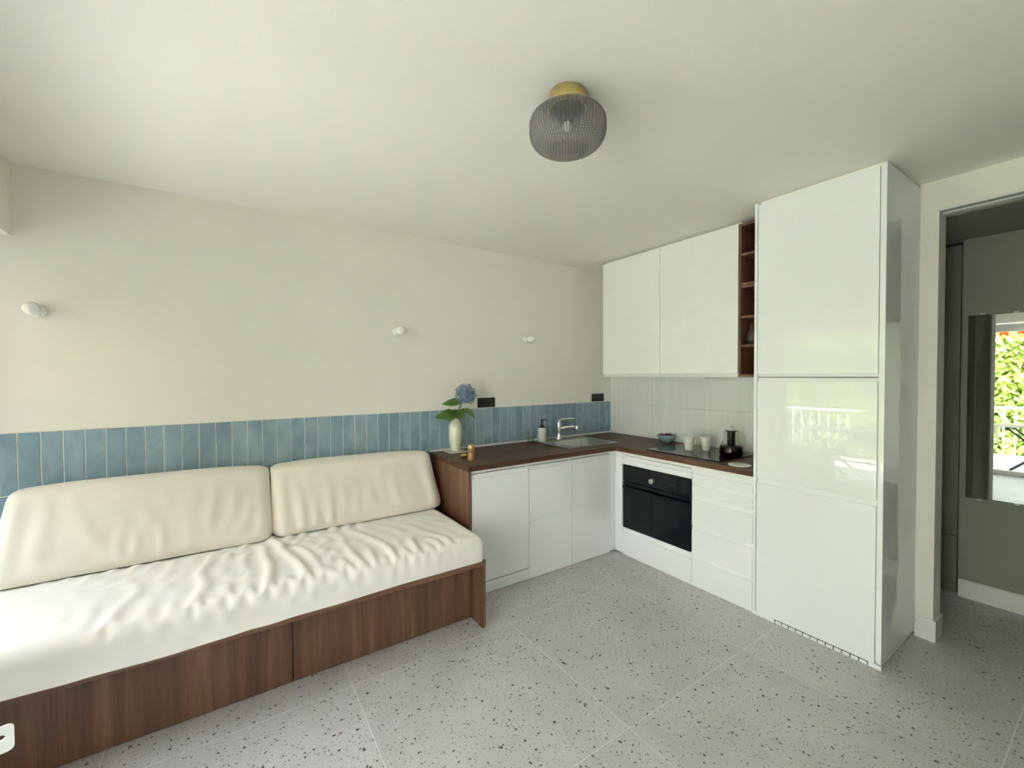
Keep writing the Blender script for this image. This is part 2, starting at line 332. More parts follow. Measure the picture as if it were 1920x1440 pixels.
MAT['olive_cloth'] = simple('olive_striped_cloth', (0.27, 0.24, 0.11), 0.8, var=0.5, scale=4, stretch=(1, 8, 1))
MAT['dark_gap'] = simple('dark_recess', (0.03, 0.03, 0.03), 0.9, var=0.05)

# ------------------------------------------------------------------ mesh helpers
class MB:
    def __init__(s): s.v = []; s.f = []; s.smooth = set()
    def add(s, vs, fs, smooth=False):
        o = len(s.v); s.v += [tuple(v) for v in vs]
        for f in fs:
            if smooth: s.smooth.add(len(s.f))
            s.f.append(tuple(i + o for i in f))
        return s
    def box(s, x0, x1, y0, y1, z0, z1, b=0.0):
        x0, x1 = min(x0, x1), max(x0, x1); y0, y1 = min(y0, y1), max(y0, y1); z0, z1 = min(z0, z1), max(z0, z1)
        if b <= 0:
            vs = [(x, y, z) for z in (z0, z1) for y in (y0, y1) for x in (x0, x1)]
            return s.add(vs, [(0, 2, 3, 1), (4, 5, 7, 6), (0, 1, 5, 4), (1, 3, 7, 5), (3, 2, 6, 7), (2, 0, 4, 6)])
        bm = bmesh.new(); bmesh.ops.create_cube(bm, size=1)
        for v in bm.verts:
            v.co = Vector(((x0 + x1) / 2 + v.co.x * (x1 - x0), (y0 + y1) / 2 + v.co.y * (y1 - y0), (z0 + z1) / 2 + v.co.z * (z1 - z0)))
        bmesh.ops.bevel(bm, geom=bm.edges[:], offset=b, segments=2, affect='EDGES', profile=0.5)
        bm.verts.index_update(); s.add([v.co[:] for v in bm.verts], [[v.index for v in f.verts] for f in bm.faces]); bm.free(); return s
    def lathe(s, prof, c=(0, 0, 0), n=32, ax='Z', smooth=True, rib=None, cap=False):
        vs = []; fs = []; m = len(prof)
        for k in range(n):
            a = 2 * PI * k / n
            for (r, h) in prof:
                rr = r * (rib(a, h) if rib else 1)
                p = (rr * math.cos(a), rr * math.sin(a), h)
                if ax == 'Y': p = (p[0], -h, p[1])       # axis points to -Y
                if ax == 'X': p = (-h, p[0], p[1])       # axis points to -X
                vs.append((c[0] + p[0], c[1] + p[1], c[2] + p[2]))
        for k in range(n):
            for j in range(m - 1):
                a, b = k * m + j, ((k + 1) % n) * m + j
                fs.append((a, b, b + 1, a + 1))
        return s.add(vs, fs, smooth)
    def tube(s, pts, r, n=10, smooth=True, caps=True):
        pts = [Vector(p) for p in pts]; rs = r if isinstance(r, (list, tuple)) else [r] * len(pts)
        t0 = (pts[1] - pts[0]).normalized(); ref = Vector((0, 0, 1)) if abs(t0.z) < 0.9 else Vector((1, 0, 0))
        u = t0.cross(ref).normalized(); vs = []
        for i, p in enumerate(pts):
            t = (pts[min(i + 1, len(pts) - 1)] - pts[max(i - 1, 0)]).normalized()
            u = (u - t * u.dot(t)).normalized(); w = t.cross(u)
            for k in range(n):
                a = 2 * PI * k / n; vs.append(p + (u * math.cos(a) + w * math.sin(a)) * rs[i])
        fs = [(i * n + k, i * n + (k + 1) % n, (i + 1) * n + (k + 1) % n, (i + 1) * n + k) for i in range(len(pts) - 1) for k in range(n)]
        s.add(vs, fs, smooth)
        if caps:
            s.add(vs[:n], [tuple(range(n - 1, -1, -1))]); s.add(vs[-n:], [tuple(range(n))])
        return s
    def prism(s, prof, a0, a1, plane='XZ', smooth=False):
        """profile polygon in a plane, extruded along the third axis"""
        m = len(prof)
        def P(p, a): return (p[0], a, p[1]) if plane == 'XZ' else (a, p[0], p[1]) if plane == 'YZ' else (p[0], p[1], a)
        vs = [P(p, a0) for p in prof] + [P(p, a1) for p in prof]
        fs = [tuple(range(m - 1, -1, -1)), tuple(range(m, 2 * m))] + [(i, (i + 1) % m, m + (i + 1) % m, m + i) for i in range(m)]
        return s.add(vs, fs)
    def sphere(s, c, r, n=20, sc=(1, 1, 1)):
        prof = [(max(1e-5, r * math.sin(PI * k / 12)), -r * math.cos(PI * k / 12)) for k in range(13)]
        o = len(s.v); s.lathe(prof, (0, 0, 0), n)
        for i in range(o, len(s.v)):
            v = s.v[i]; s.v[i] = (c[0] + v[0] * sc[0], c[1] + v[1] * sc[1], c[2] + v[2] * sc[2])
        return s
    def grid(s, P, smooth=True, closed_v=False):
        """P: array (nu, nv, 3)"""
        nu, nv = P.shape[:2]
        idx = np.arange(nu * nv).reshape(nu, nv)
        fs = np.stack([idx[:-1, :-1], idx[1:, :-1], idx[1:, 1:], idx[:-1, 1:]], -1).reshape(-1, 4)
        return s.add([tuple(p) for p in P.reshape(-1, 3)], [tuple(f) for f in fs.tolist()], smooth)
    def build(s, name, mat, parent=None, loc=None):
        L = Vector((0, 0, 0))
        if parent is not None:
            q = parent
            while q is not None: L = L + q.location; q = q.parent
        off = Vector(loc) if loc is not None else Vector((0, 0, 0))
        sh = L + off
        me = bpy.data.meshes.new(name)
        me.from_pydata([(v[0] - sh.x, v[1] - sh.y, v[2] - sh.z) for v in s.v], [], s.f)
        bm = bmesh.new(); bm.from_mesh(me); bmesh.ops.recalc_face_normals(bm, faces=bm.faces); bm.to_mesh(me); bm.free()
        if s.smooth:
            sm = [i in s.smooth for i in range(len(s.f))]; me.polygons.foreach_set('use_smooth', sm)
        me.materials.append(MAT[mat] if isinstance(mat, str) else mat)
        o = bpy.data.objects.new(name, me); COL.objects.link(o); o.location = off
        if parent is not None: o.parent = parent
        return o

def tag(o, label=None, cat=None, group=None, kind=None):
    if label: o['label'] = label
    if cat: o['category'] = cat
    if group: o['group'] = group
    if kind: o['kind'] = kind
    return o
def thing(name, loc, label, cat, group=None):
    o = bpy.data.objects.new(name, None); COL.objects.link(o); o.location = loc; o.empty_display_size = 0.05
    return tag(o, label, cat, group)
def dup(root, loc, label, group=None):
    r = root.copy(); COL.objects.link(r); r.location = loc; r['label'] = label
    if group: r['group'] = group
    for ch in list(root.children):
        c = ch.copy(); COL.objects.link(c); c.parent = r
        for g in list(ch.children):
            d = g.copy(); COL.objects.link(d); d.parent = c
    return r
def struct(name, mb, mat, parent=None):
    return tag(mb.build(name, mat, parent), kind='structure')
def bevel_mod(o, w=0.003, seg=2):
    m = o.modifiers.new('bevel', 'BEVEL'); m.width = w; m.segments = seg; m.limit_method = 'ANGLE'; return o

# ------------------------------------------------------------------ room shell
H = 2.4965
XW = -4.45      # inner face of the window wall
YB = -3.80      # wall behind the camera
XS = -0.08      # face of the wall stub by the doorway
XH = 0.72       # hall wall
ZH = 2.325      # hall ceiling / door head

floor = struct('floor', MB().box(XW - 0.17, 1.6, YB - 0.1, 0.1, -0.06, -0.0006), 'floor_grout')
FT, FX, FY = 0.8924, -1.0063, -0.9922
xs = sorted([FX + FT * k for k in range(-4, 4)]); xs = [XW - 0.17] + [x for x in xs if XW - 0.1 < x < 1.5] + [1.6]
ys = sorted([FY + FT * k for k in range(-4, 2)]); ys = [YB - 0.1] + [y for y in ys if YB < y < 0.0] + [0.0]
for i in range(len(xs) - 1):
    for j in range(len(ys) - 1):
        g = 0.0022
        tag(MB().box(xs[i] + g, xs[i + 1] - g, ys[j] + g, ys[j + 1] - g, -0.012, 0.0).build('floor_tile', 'terrazzo', floor), kind='structure')

struct('ceiling', MB().box(XW - 0.17, 0.10, YB - 0.1, 0.1, H, H + 0.12), 'ceiling')
wl = struct('wall_left', MB().box(XW - 0.17, 0.12, 0.0, 0.12, 0.0, H), 'wall')
wr = struct('wall_right', MB().box(0.0, 0.10, -2.352, 0.0, 0.0, H), 'wall')
struct('wall_rear', MB().box(XW - 0.17, 1.6, YB - 0.1, YB, 0.0, H), 'wall')
# wall with the doorway: a short stub beside the tall cabinet, the header over the opening, the far part
wd = MB().box(XS, 0.06, -2.427, -2.352, 0.0, H)
wd.box(XS, 0.06, -3.30, -2.427, ZH + 0.02, H).box(XS, 0.06, YB, -3.30, 0.0, H)
struct('wall_doorway', wd, 'wall')
t1 = MB().box(XS - 0.012, XS + 0.02, -3.30, -2.43, ZH + 0.004, ZH + 0.016).box(XS + 0.05, XS + 0.10, -3.30, -2.43, ZH - 0.002, ZH + 0.016)
struct('trim_1', t1, 'white_trim')                                   # sliding door rails under the header
struct('trim_2', MB().box(XS + 0.021, XS + 0.05, -3.30, -2.43, ZH + 0.010, ZH + 0.0195), 'dark_gap')
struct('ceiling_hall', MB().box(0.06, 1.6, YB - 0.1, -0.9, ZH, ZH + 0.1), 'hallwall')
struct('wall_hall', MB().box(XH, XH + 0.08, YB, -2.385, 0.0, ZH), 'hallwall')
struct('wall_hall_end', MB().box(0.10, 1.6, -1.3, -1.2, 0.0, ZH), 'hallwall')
bb = MB().prism([(XH, 0), (XH - 0.014, 0), (XH - 0.014, 0.11), (XH - 0.008, 0.118), (XH, 0.118)], YB, -2.388, 'XZ')
struct('baseboard_hall', bb, 'white_trim')
bb = MB().prism([(XS, 0), (XS - 0.013, 0), (XS - 0.013, 0.105), (XS - 0.007, 0.113), (XS, 0.113)], -2.4275, -2.354, 'XZ')
bb.box(XS - 0.013, 0.05, -2.44, -2.4275, 0, 0.113)
struct('baseboard_doorway', bb, 'white_trim')

absorber = thing('absorber', (-0.85, -3.56, 0), 'unseen dark olive wardrobe against the wall behind the camera', 'absorber')  # unseen block added to keep the tall cabinet's side dark
MB().box(-1.20, -0.09, YB + 0.002, -3.34, 0.0, 2.44).build('carcass', 'absorber_olive', absorber)
for k in range(3):
    bevel_mod(MB().box(-1.198 + k * 0.369, -1.198 + k * 0.369 + 0.364, -3.339, -3.320, 0.03, 2.43).build('door', 'absorber_olive', absorber), 0.001)

# header over the windows and the window wall
struct('trim_3', MB().box(XW - 0.17, -4.117, YB, 0.0, 2.147, H), 'wall')
ww = MB().box(XW - 0.17, XW, -0.14, 0.0, 0, 2.147).box(XW - 0.17, XW, -1.70, -1.42, 0, 2.147).box(XW - 0.17, XW, YB, -3.62, 0, 2.147)
struct('wall_outer', ww, 'wall')
def window(name, y0, y1, split, pane):
    w = tag(MB().box(XW - 0.12, XW - 0.05, y0, y0 - 0.05, 0.0, 2.147).box(XW - 0.12, XW - 0.05, y1 + 0.05, y1, 0.0, 2.147)
            .box(XW - 0.12, XW - 0.05, y0 - 0.05, y1 + 0.05, 2.097, 2.147).box(XW - 0.12, XW - 0.05, y0 - 0.05, y1 + 0.05, 0.0, 0.02).build(name, 'white_metal'), kind='structure')
    for k, (a, b) in enumerate(split):
        s = MB().box(XW - 0.11, XW - 0.06, a, a - 0.045, 0.022, 2.095).box(XW - 0.11, XW - 0.06, b + 0.045, b, 0.022, 2.095)
        s.box(XW - 0.11, XW - 0.06, a - 0.045, b + 0.045, 2.05, 2.095).box(XW - 0.11, XW - 0.06, a - 0.045, b + 0.045, 0.022, 0.07)
        s = s.build('window_sash', 'white_metal', w)
        MB().box(XW - 0.088, XW - 0.082, a - 0.045, b + 0.045, 0.07, 2.05).build('window_pane', 'pane', s)
window('window_1', -0.14, -1.42, [(-0.192, -1.368)], True)
window('window_2', -1.70, -3.62, [(-1.752, -2.66), (-2.66, -3.568)], True)

# wall tiles: tall narrow glazed tiles in a stack bond
TP, TZ, TH = 0.0792, 1.1945, 0.305
MB().box(XW, -0.0005, -0.0078, 0.0, 0.5845, TZ + 0.002).build('tile_grout', 'grout', wl)
tm = MB().box(-TP / 2 + 0.0021, TP / 2 - 0.0021, -0.0095, 0.0, -TH / 2 + 0.002, TH / 2 - 0.002, 0.0015).build('wall_tile', 'tile')
first = True
for row in range(2):
    for i in range(56):
        x = -TP * (i + 0.5)
        if row == 1 and x > -2.0: continue
        o = tm if first else tm.copy()
        if not first: COL.objects.link(o)
        first = False
        o.parent = wl; o.location = (x, random.uniform(-0.0012, 0), TZ - TH * (row + 0.5))
# white backsplash tiles on the hob wall
MB().box(-0.003, 0.0, -1.735, 0.0, 0.872, 1.4470).build('splash_grout', 'splash_joint', wr)
for r_, (z0, z1) in enumerate(((0.876, 1.173), (1.1748, 1.4465))):
    for (y0, y1) in ((-0.0095, -1.7345),):
        MB().box(-0.0095, 0.0, y0 - 0.0007, y1 + 0.0007, z0, z1, 0.0012).build('splash_tile', 'splash', wr)

# ------------------------------------------------------------------ kitchen
D1 = -0.625     # front plane of the sink run (y)
D2 = -0.612     # front plane of the hob run (x)
def front_y(x0, x1, z0, z1, pull=0.027, top=True, t=0.02):
    """door on the sink run (faces -Y) whose top edge leans back into a finger pull"""
    p = [(D1, z0), (D1, z1 - pull), (D1 + 0.006, z1 - pull + 0.001), (D1 + 0.018, z1), (D1 + t, z1), (D1 + t, z0)]
    return MB().prism(p, x0 + 0.0022, x1 - 0.0022, 'YZ')
def front_x(y0, y1, z0, z1, X=None, pull=0.027, at='top', t=0.02):
    X = D2 if X is None else X
    if at == 'top': p = [(X, z0), (X, z1 - pull), (X + 0.006, z1 - pull + 0.001), (X + 0.018, z1), (X + t, z1), (X + t, z0)]
    elif at == 'bottom': p = [(X, z1), (X, z0 + pull), (X + 0.006, z0 + pull - 0.001), (X + 0.018, z0), (X + t, z0), (X + t, z1)]
    else: p = [(X, z1), (X, z0), (X + t, z0), (X + t, z1)]
    return MB().prism(p, y0 - 0.0022, y1 + 0.0022, 'XZ')
def open_box(x0, x1, y0, y1, z0, z1, t=0.016, skip=''):
    m = MB()
    if 'l' not in skip: m.box(x0, x0 + t, y0, y1, z0, z1)
    if 'r' not in skip: m.box(x1 - t, x1, y0, y1, z0, z1)
    if 'b' not in skip: m.box(x0 + t, x1 - t, y0, y0 + t, z0, z1) if 'B' in skip else m.box(x0 + t, x1 - t, y1 - t, y1, z0, z1)
    m.box(x0 + t, x1 - t, y0 + 0.0, y1 - t, z0, z0 + t)
    return m
ZT = 0.838      # underside of the worktop

# -- sink run
def base_y(x0, x1, label, skip=''):
    r = thing('base_cabinet', ((x0 + x1) / 2, D1 + 0.3, 0), label, 'cabinet', 'white base cabinets under the sink worktop')
    open_box(x0 + 0.0005, x1 - 0.0005, D1 + 0.021, -0.02, 0.06, ZT - 0.002, skip=skip).build('carcass', 'carcass', r)
    MB().box(x0 + 0.0005, x1 - 0.0005, D1 + 0.012, D1 + 0.03, 0.0, 0.058).build('plinth', 'carcass', r)
    return r
r = base_y(-1.958, -1.4905, 'white gloss dishwasher front beside the sofa, with a dark slit near its foot')
r['category'] = 'dishwasher'; r.name = 'dishwasher'; del r['group']
front_y(-1.956, -1.4915, 0.088, 0.812).build('door', 'gloss', r)
MB().box(-1.956, -1.4915, D1 + 0.001, D1 + 0.011, 0.012, 0.081).build('toe_panel', 'gloss', r)
MB().box(-1.956, -1.4915, D1 + 0.012, D1 + 0.0205, 0.819, ZT - 0.003).build('control_rail', 'carcass', r)
r = base_y(-1.4905, -1.0865, 'white gloss base cabinet with two stacked fronts beside the dishwasher')
front_y(-1.4905, -1.0865, 0.447, 0.812).build('drawer', 'gloss', r)
front_y(-1.4905, -1.0865, 0.014, 0.441).build('drawer', 'gloss', r)
MB().box(-1.49, -1.087, D1 + 0.012, D1 + 0.0205, 0.819, ZT - 0.003).build('rail', 'carcass', r)
r = base_y(-1.0865, -0.664, 'white gloss base cabinet with one tall door under the sink', 'r')
front_y(-1.0865, -0.664, 0.014, 0.812).build('door', 'gloss', r)
MB().box(-1.086, -0.664, D1 + 0.012, D1 + 0.0205, 0.819, ZT - 0.003).build('rail', 'carcass', r)
r = thing('corner_filler', (-0.63, -0.65, 0), 'narrow white corner filler where the two kitchen runs meet', 'filler')
MB().box(-0.6635, -0.613, D1 + 0.002, D1 + 0.018, 0.014, ZT - 0.003).build('sink_side_strip', 'gloss', r)
MB().box(D2 + 0.002, D2 + 0.018, -0.6995, D1 + 0.0015, 0.014, ZT - 0.003).build('hob_side_strip', 'gloss', r)

# -- hob run
Y0, Y1, Y2 = -0.700, -1.3235, -1.7345
r = thing('oven_cabinet', (-0.3, (Y0 + Y1) / 2, 0), 'white base cabinet that houses the black oven, deep drawer below', 'cabinet')
c = MB().box(D2 + 0.021, -0.02, Y0 - 0.0005, Y0 - 0.016, 0.06, ZT - 0.002).box(D2 + 0.021, -0.02, Y1 + 0.016, Y1 + 0.0005, 0.06, ZT - 0.002)
c.box(D2 + 0.021, -0.02, Y1 + 0.016, Y0 - 0.016, 0.06, 0.076).box(D2 + 0.03, -0.02, Y1 + 0.016, Y0 - 0.016, 0.214, 0.232).box(-0.036, -0.02, Y1 + 0.016, Y0 - 0.016, 0.06, ZT - 0.002)
c.build('carcass', 'carcass', r)
front_x(Y0, Y1, 0.742, 0.808).build('filler_panel', 'gloss', r)
MB().box(D2 + 0.012, D2 + 0.02, Y1 + 0.001, Y0 - 0.001, 0.813, ZT - 0.003).build('rail', 'carcass', r)
front_x(Y0, Y1, 0.014, 0.216, pull=0.026).build('drawer', 'gloss', r)
MB().box(D2 + 0.0, D2 + 0.018, Y1 + 0.001, Y0 - 0.001, 0.2185, 0.232).build('oven_sill', 'gloss', r)
MB().box(D2 + 0.012, D2 + 0.03, Y1 + 0.0005, Y0 - 0.0005, 0.0, 0.058).build('plinth', 'carcass', r)

ov = thing('oven', (-0.35, (Y0 + Y1) / 2, 0.234), 'black glass built-in oven with one round steel knob', 'oven')
ya, yb = Y0 - 0.018, Y1 + 0.004
MB().box(D2 + 0.01, -0.06, Y1 + 0.018, Y0 - 0.018, 0.2335, 0.738).build('oven_body', 'black_plastic', ov)
MB().box(D2 - 0.008, D2 + 0.009, yb, ya, 0.612, 0.738, 0.002).build('control_panel', 'black_glass', ov)
MB().box(D2 - 0.008, D2 + 0.009, yb, ya, 0.2335, 0.607, 0.002).build('oven_door', 'black_glass', ov)
hb = MB().box(D2 - 0.034, D2 - 0.022, yb + 0.015, ya - 0.015, 0.558, 0.576, 0.004)
for y in (yb + 0.05, ya - 0.05): hb.box(D2 - 0.023, D2 - 0.0075, y - 0.008, y + 0.008, 0.560, 0.574)
hb.build('handle', 'black_glass', ov)
kn = MB().lathe([(0.0001, 0.028), (0.017, 0.028), (0.0195, 0.026), (0.0205, 0.004), (0.022, 0.0)], (D2 - 0.008, -1.005, 0.662), 28, 'X').build('knob', 'steel', ov)
MB().box(D2 - 0.037, D2 - 0.0355, -1.0065, -1.0035, 0.670, 0.680).build('pointer', 'white_metal', kn)

r = thing('drawer_cabinet', (-0.3, (Y1 + Y2) / 2, 0), 'white base cabinet with five stacked drawers between oven and tall unit', 'cabinet')
MB().box(D2 + 0.021, -0.02, Y2 + 0.0005, Y1 - 0.0005, 0.06, ZT - 0.002).build('carcass', 'carcass', r)
MB().box(D2 + 0.012, D2 + 0.02, Y2 + 0.001, Y1 - 0.001, 0.813, ZT - 0.003).build('rail', 'carcass', r)
for z0, z1 in ((0.731, 0.808), (0.631, 0.728), (0.4245, 0.628), (0.2195, 0.4215), (0.014, 0.2165)):
    front_x(Y1, Y2, z0, z1, pull=0.026).build('drawer', 'gloss', r)
MB().box(D2 + 0.012, D2 + 0.02, Y2 + 0.0005, Y1 - 0.0005, 0.0, 0.058).build('plinth', 'carcass', r)

# -- tall cabinet
YT0, YT1 = -1.7365, -2.3512
ta = thing('tall_cabinet', (-0.3, (YT0 + YT1) / 2, 0), 'tall white gloss larder cabinet with three doors reaching the ceiling', 'cabinet')
MB().box(D2 + 0.0215, -0.005, YT1 + 0.0185, YT0 - 0.0165, 0.05, 2.466).build('carcass', 'carcass', ta)
bevel_mod(MB().box(D2 - 0.004, -0.005, YT0 - 0.016, YT0, 0.022, 2.482).build('side_panel', 'gloss', ta), 0.001)
bevel_mod(MB().box(D2 - 0.004, -0.005, YT1, YT1 + 0.018, 0.03, 2.482).build('side_panel', 'gloss', ta), 0.001)
MB().box(D2 + 0.03, -0.01, YT1 + 0.02, YT0 - 0.018, 2.467, 2.4955).build('ceiling_filler', 'carcass', ta)
yd0, yd1 = YT0 - 0.0175, YT1 + 0.0255
front_x(yd0, yd1, 1.4465, 2.470, at='bottom', pull=0.018).build('door', 'gloss', ta)
front_x(yd0, yd1, 0.838, 1.4415, at='top', pull=0.018).build('door', 'gloss', ta)
front_x(yd0, yd1, 0.0215, 0.832, at='top', pull=0.027).build('door', 'gloss', ta)
MB().box(D2 + 0.004, D2 + 0.0212, YT1 + 0.0185, YT1 + 0.025, 0.036, 2.470).build('edge_strip', 'carcass', ta)
MB().box(D2 + 0.018, D2 + 0.0205, yd1, yd0, 1.442, 1.446).build('door_gap', 'dark_gap', ta)
MB().box(D2 - 0.001, D2 + 0.015, -1.86, YT0 - 0.001, 0.0, 0.0205).build('plinth', 'gloss', ta)
MB().box(D2 - 0.001, D2 + 0.015, YT1, -2.30, 0.0, 0.0205).build('plinth', 'gloss', ta)
vg = MB().box(D2 + 0.003, D2 + 0.012, -2.2995, -1.8605, 0.0, 0.022).build('vent_grille', 'dark_gap', ta)
for k in range(12):
    y = -1.882 - k * 0.0362
    MB().box(D2 - 0.003, D2 + 0.0025, y - 0.0155, y + 0.0155, 0.001, 0.0165).build('vent_slat', 'gloss', vg)
MB().box(D2 + 0.03, -0.01, YT1 + 0.01, YT0 - 0.03, 0.0, 0.03).build('base', 'carcass', ta)

# -- wall cabinets, wine rack, hood
XU = -0.388
ZU = 1.446
def wall_cab(y0, y1, label):
    r = thing('wall_cabinet', (XU / 2, (y0 + y1) / 2, ZU), label, 'cabinet', 'white wall cabinets over the hob')
    MB().box(XU + 0.0205, -0.011, y1 + 0.0005, y0 - 0.0005, ZU, 2.462).build('carcass', 'carcass', r)
    front_x(y0, y1, ZU - 0.001, 2.470, X=XU, at='bottom', pull=0.027).build('door', 'carcass', r)
    MB().box(XU + 0.05, -0.02, y1 + 0.002, y0 - 0.002, 2.4625, 2.4955).build('ceiling_filler', 'carcass', r)
    return r
wall_cab(-0.2718, -0.8926, 'white wall cabinet with a single door, nearer the room corner')
wall_cab(-0.8926, -1.518, 'white wall cabinet with a single door, beside the wine rack')
MB_h = MB().box(-0.30, -0.05, -1.22, -0.915, ZU - 0.0125, ZU - 0.0005).box(-0.34, -0.02, -1.50, -0.91, ZU - 0.006, ZU - 0.0002)
hood = MB_h.build('extractor_hood', 'white_metal', None, (-0.18, -1.2, ZU - 0.006))
tag(hood, 'slim white extractor hood under the wall cabinet beside the rack', 'extractor hood')

wr_ = thing('wine_rack', (-0.2, -1.627, ZU), 'narrow walnut open rack with stacked pigeonholes beside the tall cabinet', 'wine rack')
ra, rb = -1.5195, -1.7345
for (z0, z1) in ((ZU, 2.056), (2.058, 2.470)):
    MB().box(XU, -0.012, ra - 0.016, ra, z0, z1).build('side_panel', 'wood_shelf', wr_)
    MB().box(XU, -0.012, rb, rb + 0.016, z0, z1).build('side_panel', 'wood_shelf', wr_)
    MB().box(-0.02, -0.012, rb + 0.0165, ra - 0.0165, z0, z1).build('back_panel', 'wood_shelf', wr_)
for z in (ZU + 0.0005, 1.645, 1.838, 2.0395, 2.0585, 2.256, 2.4535):
    MB().box(XU + 0.002, -0.0205, rb + 0.0165, ra - 0.0165, z, z + 0.016).build('shelf', 'wood_shelf', wr_)
# a glass carafe on a shelf of the rack
MB_c = MB().lathe([(0.0001, 0.002), (0.036, 0.002), (0.04, 0.006), (0.041, 0.06), (0.036, 0.085), (0.02, 0.11), (0.017, 0.14), (0.019, 0.15), (0.016, 0.149), (0.0145, 0.14), (0.017, 0.112), (0.033, 0.086), (0.038, 0.06), (0.037, 0.01), (0.0001, 0.008)], (-0.335, -1.579, 1.6615), 24)
tag(MB_c.build('glass_bottle', 'glass', None, (-0.335, -1.579, 1.6615)), 'clear glass bottle standing in a pigeonhole of the walnut rack', 'bottle')

# -- worktop with the sink cut-out, end panel
WT, WB = 0.875, 0.840
sx0, sx1, sy0, sy1 = -0.985, -0.475, -0.50, -0.07       # cut-out
hx0, hx1, hy0, hy1 = -0.52, -0.075, -1.46, -0.905
wt = thing('worktop', (-1.0, -0.3, WB), 'dark walnut L-shaped worktop over the white base cabinets', 'worktop')
a = MB().box(-1.983, sx0, -0.6365, -0.0105, WB, WT).box(sx1, -0.0105, -0.6365, -0.0105, WB, WT)
a.box(sx0, sx1, -0.6365, sy0, WB, WT).box(sx0, sx1, sy1, -0.0105, WB, WT).build('sink_panel', 'top_x', wt)
a = MB().box(-0.6235, hx0, -1.736, -0.637, WB, WT).box(hx1, -0.0105, -1.736, -0.637, WB, WT)
a.box(hx0, hx1, -1.736, hy0, WB, WT).box(hx0, hx1, hy1, -0.637, WB, WT).build('hob_panel', 'top_y', wt)
ep = MB().box(-1.981, -1.9595, -0.632, -0.011, 0.0, WB - 0.0005)
tag(bevel_mod(ep.build('end_panel', 'wood_z', None, (-1.97, -0.32, 0)), 0.001), 'upright walnut end panel closing the sink run beside the sofa', 'panel')

# -- sink
sk = thing('kitchen_sink', (-0.73, -0.285, WT), 'stainless steel inset sink with a single square bowl', 'sink')
ox0, ox1, oy0, oy1 = -1.012, -0.452, -0.525, -0.045
bx0, bx1, by0, by1 = -0.93, -0.50, -0.49, -0.15
rim = MB().box(ox0, bx0, oy0, oy1, WT + 0.0003, WT + 0.004).box(bx1, ox1, oy0, oy1, WT + 0.0003, WT + 0.004)
rim.box(bx0, bx1, oy0, by0, WT + 0.0003, WT + 0.004).box(bx0, bx1, by1, oy1, WT + 0.0003, WT + 0.004).build('rim', 'steel', sk)
def rrect(x0, x1, y0, y1, r, n=6):
    pts = []
    for cx, cy, a0 in ((x1 - r, y1 - r, 0), (x0 + r, y1 - r, 90), (x0 + r, y0 + r, 180), (x1 - r, y0 + r, 270)):
        for k in range(n + 1):
            a = math.radians(a0 + 90 * k / n); pts.append((cx + r * math.cos(a), cy + r * math.sin(a)))
    return pts
rings = []
for d, z, rr in ((0.0, WT + 0.0038, 0.01), (0.004, WT - 0.004, 0.05), (0.006, WT - 0.14, 0.05), (0.03, WT - 0.165, 0.05), (0.12, WT - 0.168, 0.04)):
    rings.append([(x, y, z) for x, y in rrect(bx0 + d, bx1 - d, by0 + d, by1 - d, rr)])
b = MB(); m_ = len(rings[0])
b.add([p for q in rings for p in q], [(i * m_ + k, i * m_ + (k + 1) % m_, (i + 1) * m_ + (k + 1) % m_, (i + 1) * m_ + k) for i in range(len(rings) - 1) for k in range(m_)], True)
b.add(rings[-1], [tuple(range(m_))]); b.build('bowl', 'steel', sk)
MB().lathe([(0.0001, 0.003), (0.03, 0.003), (0.036, 0.0)], ((bx0 + bx1) / 2, -0.30, WT - 0.1675), 24).build('drain', 'chrome', sk)

fc = thing('faucet', (-0.775, -0.105, WT + 0.004), 'chrome mixer tap with a flat lever, behind the sink bowl', 'faucet')
fx, fy, fz = -0.775, -0.105, WT + 0.004
MB().lathe([(0.0001, 0.0), (0.027, 0.0), (0.027, 0.008), (0.022, 0.02), (0.0205, 0.06), (0.022, 0.10), (0.022, 0.145), (0.020, 0.165), (0.014, 0.176), (0.0001, 0.179)], (fx, fy, fz), 28).build('tap_body', 'chrome', fc)
MB().tube([(fx, fy, fz + 0.095), (fx + 0.03, fy - 0.045, fz + 0.112), (fx + 0.065, fy - 0.10, fz + 0.122), (fx + 0.088, fy - 0.135, fz + 0.122)], [0.013, 0.0125, 0.012, 0.012], 16).build('spout', 'chrome', fc)
MB().lathe([(0.0001, 0.0), (0.014, 0.0), (0.0155, 0.006), (0.0155, 0.03), (0.012, 0.036), (0.0001, 0.037)], (fx + 0.088, fy - 0.137, fz + 0.097), 20).build('aerator', 'chrome', fc)
MB().tube([(fx - 0.004, fy + 0.008, fz + 0.168), (fx + 0.02, fy - 0.03, fz + 0.186), (fx + 0.06, fy - 0.09, fz + 0.196), (fx + 0.078, fy - 0.118, fz + 0.198)], [0.012, 0.009, 0.007, 0.0055], 12).build('lever', 'chrome', fc)

# -- hob
hb = thing('induction_hob', (-0.3, -1.185, WT), 'black glass induction hob set into the walnut worktop', 'hob')
bevel_mod(MB().box(-0.547, -0.05, -1.485, -0.885, WT + 0.0003, WT + 0.006).build('glass_plate', 'black_glass', hb), 0.0015)
MB().box(hx0 + 0.005, hx1 - 0.005, hy0 + 0.005, hy1 - 0.005, WT - 0.032, WT).build('hob_housing', 'black_plastic', hb)
HT = WT + 0.0062

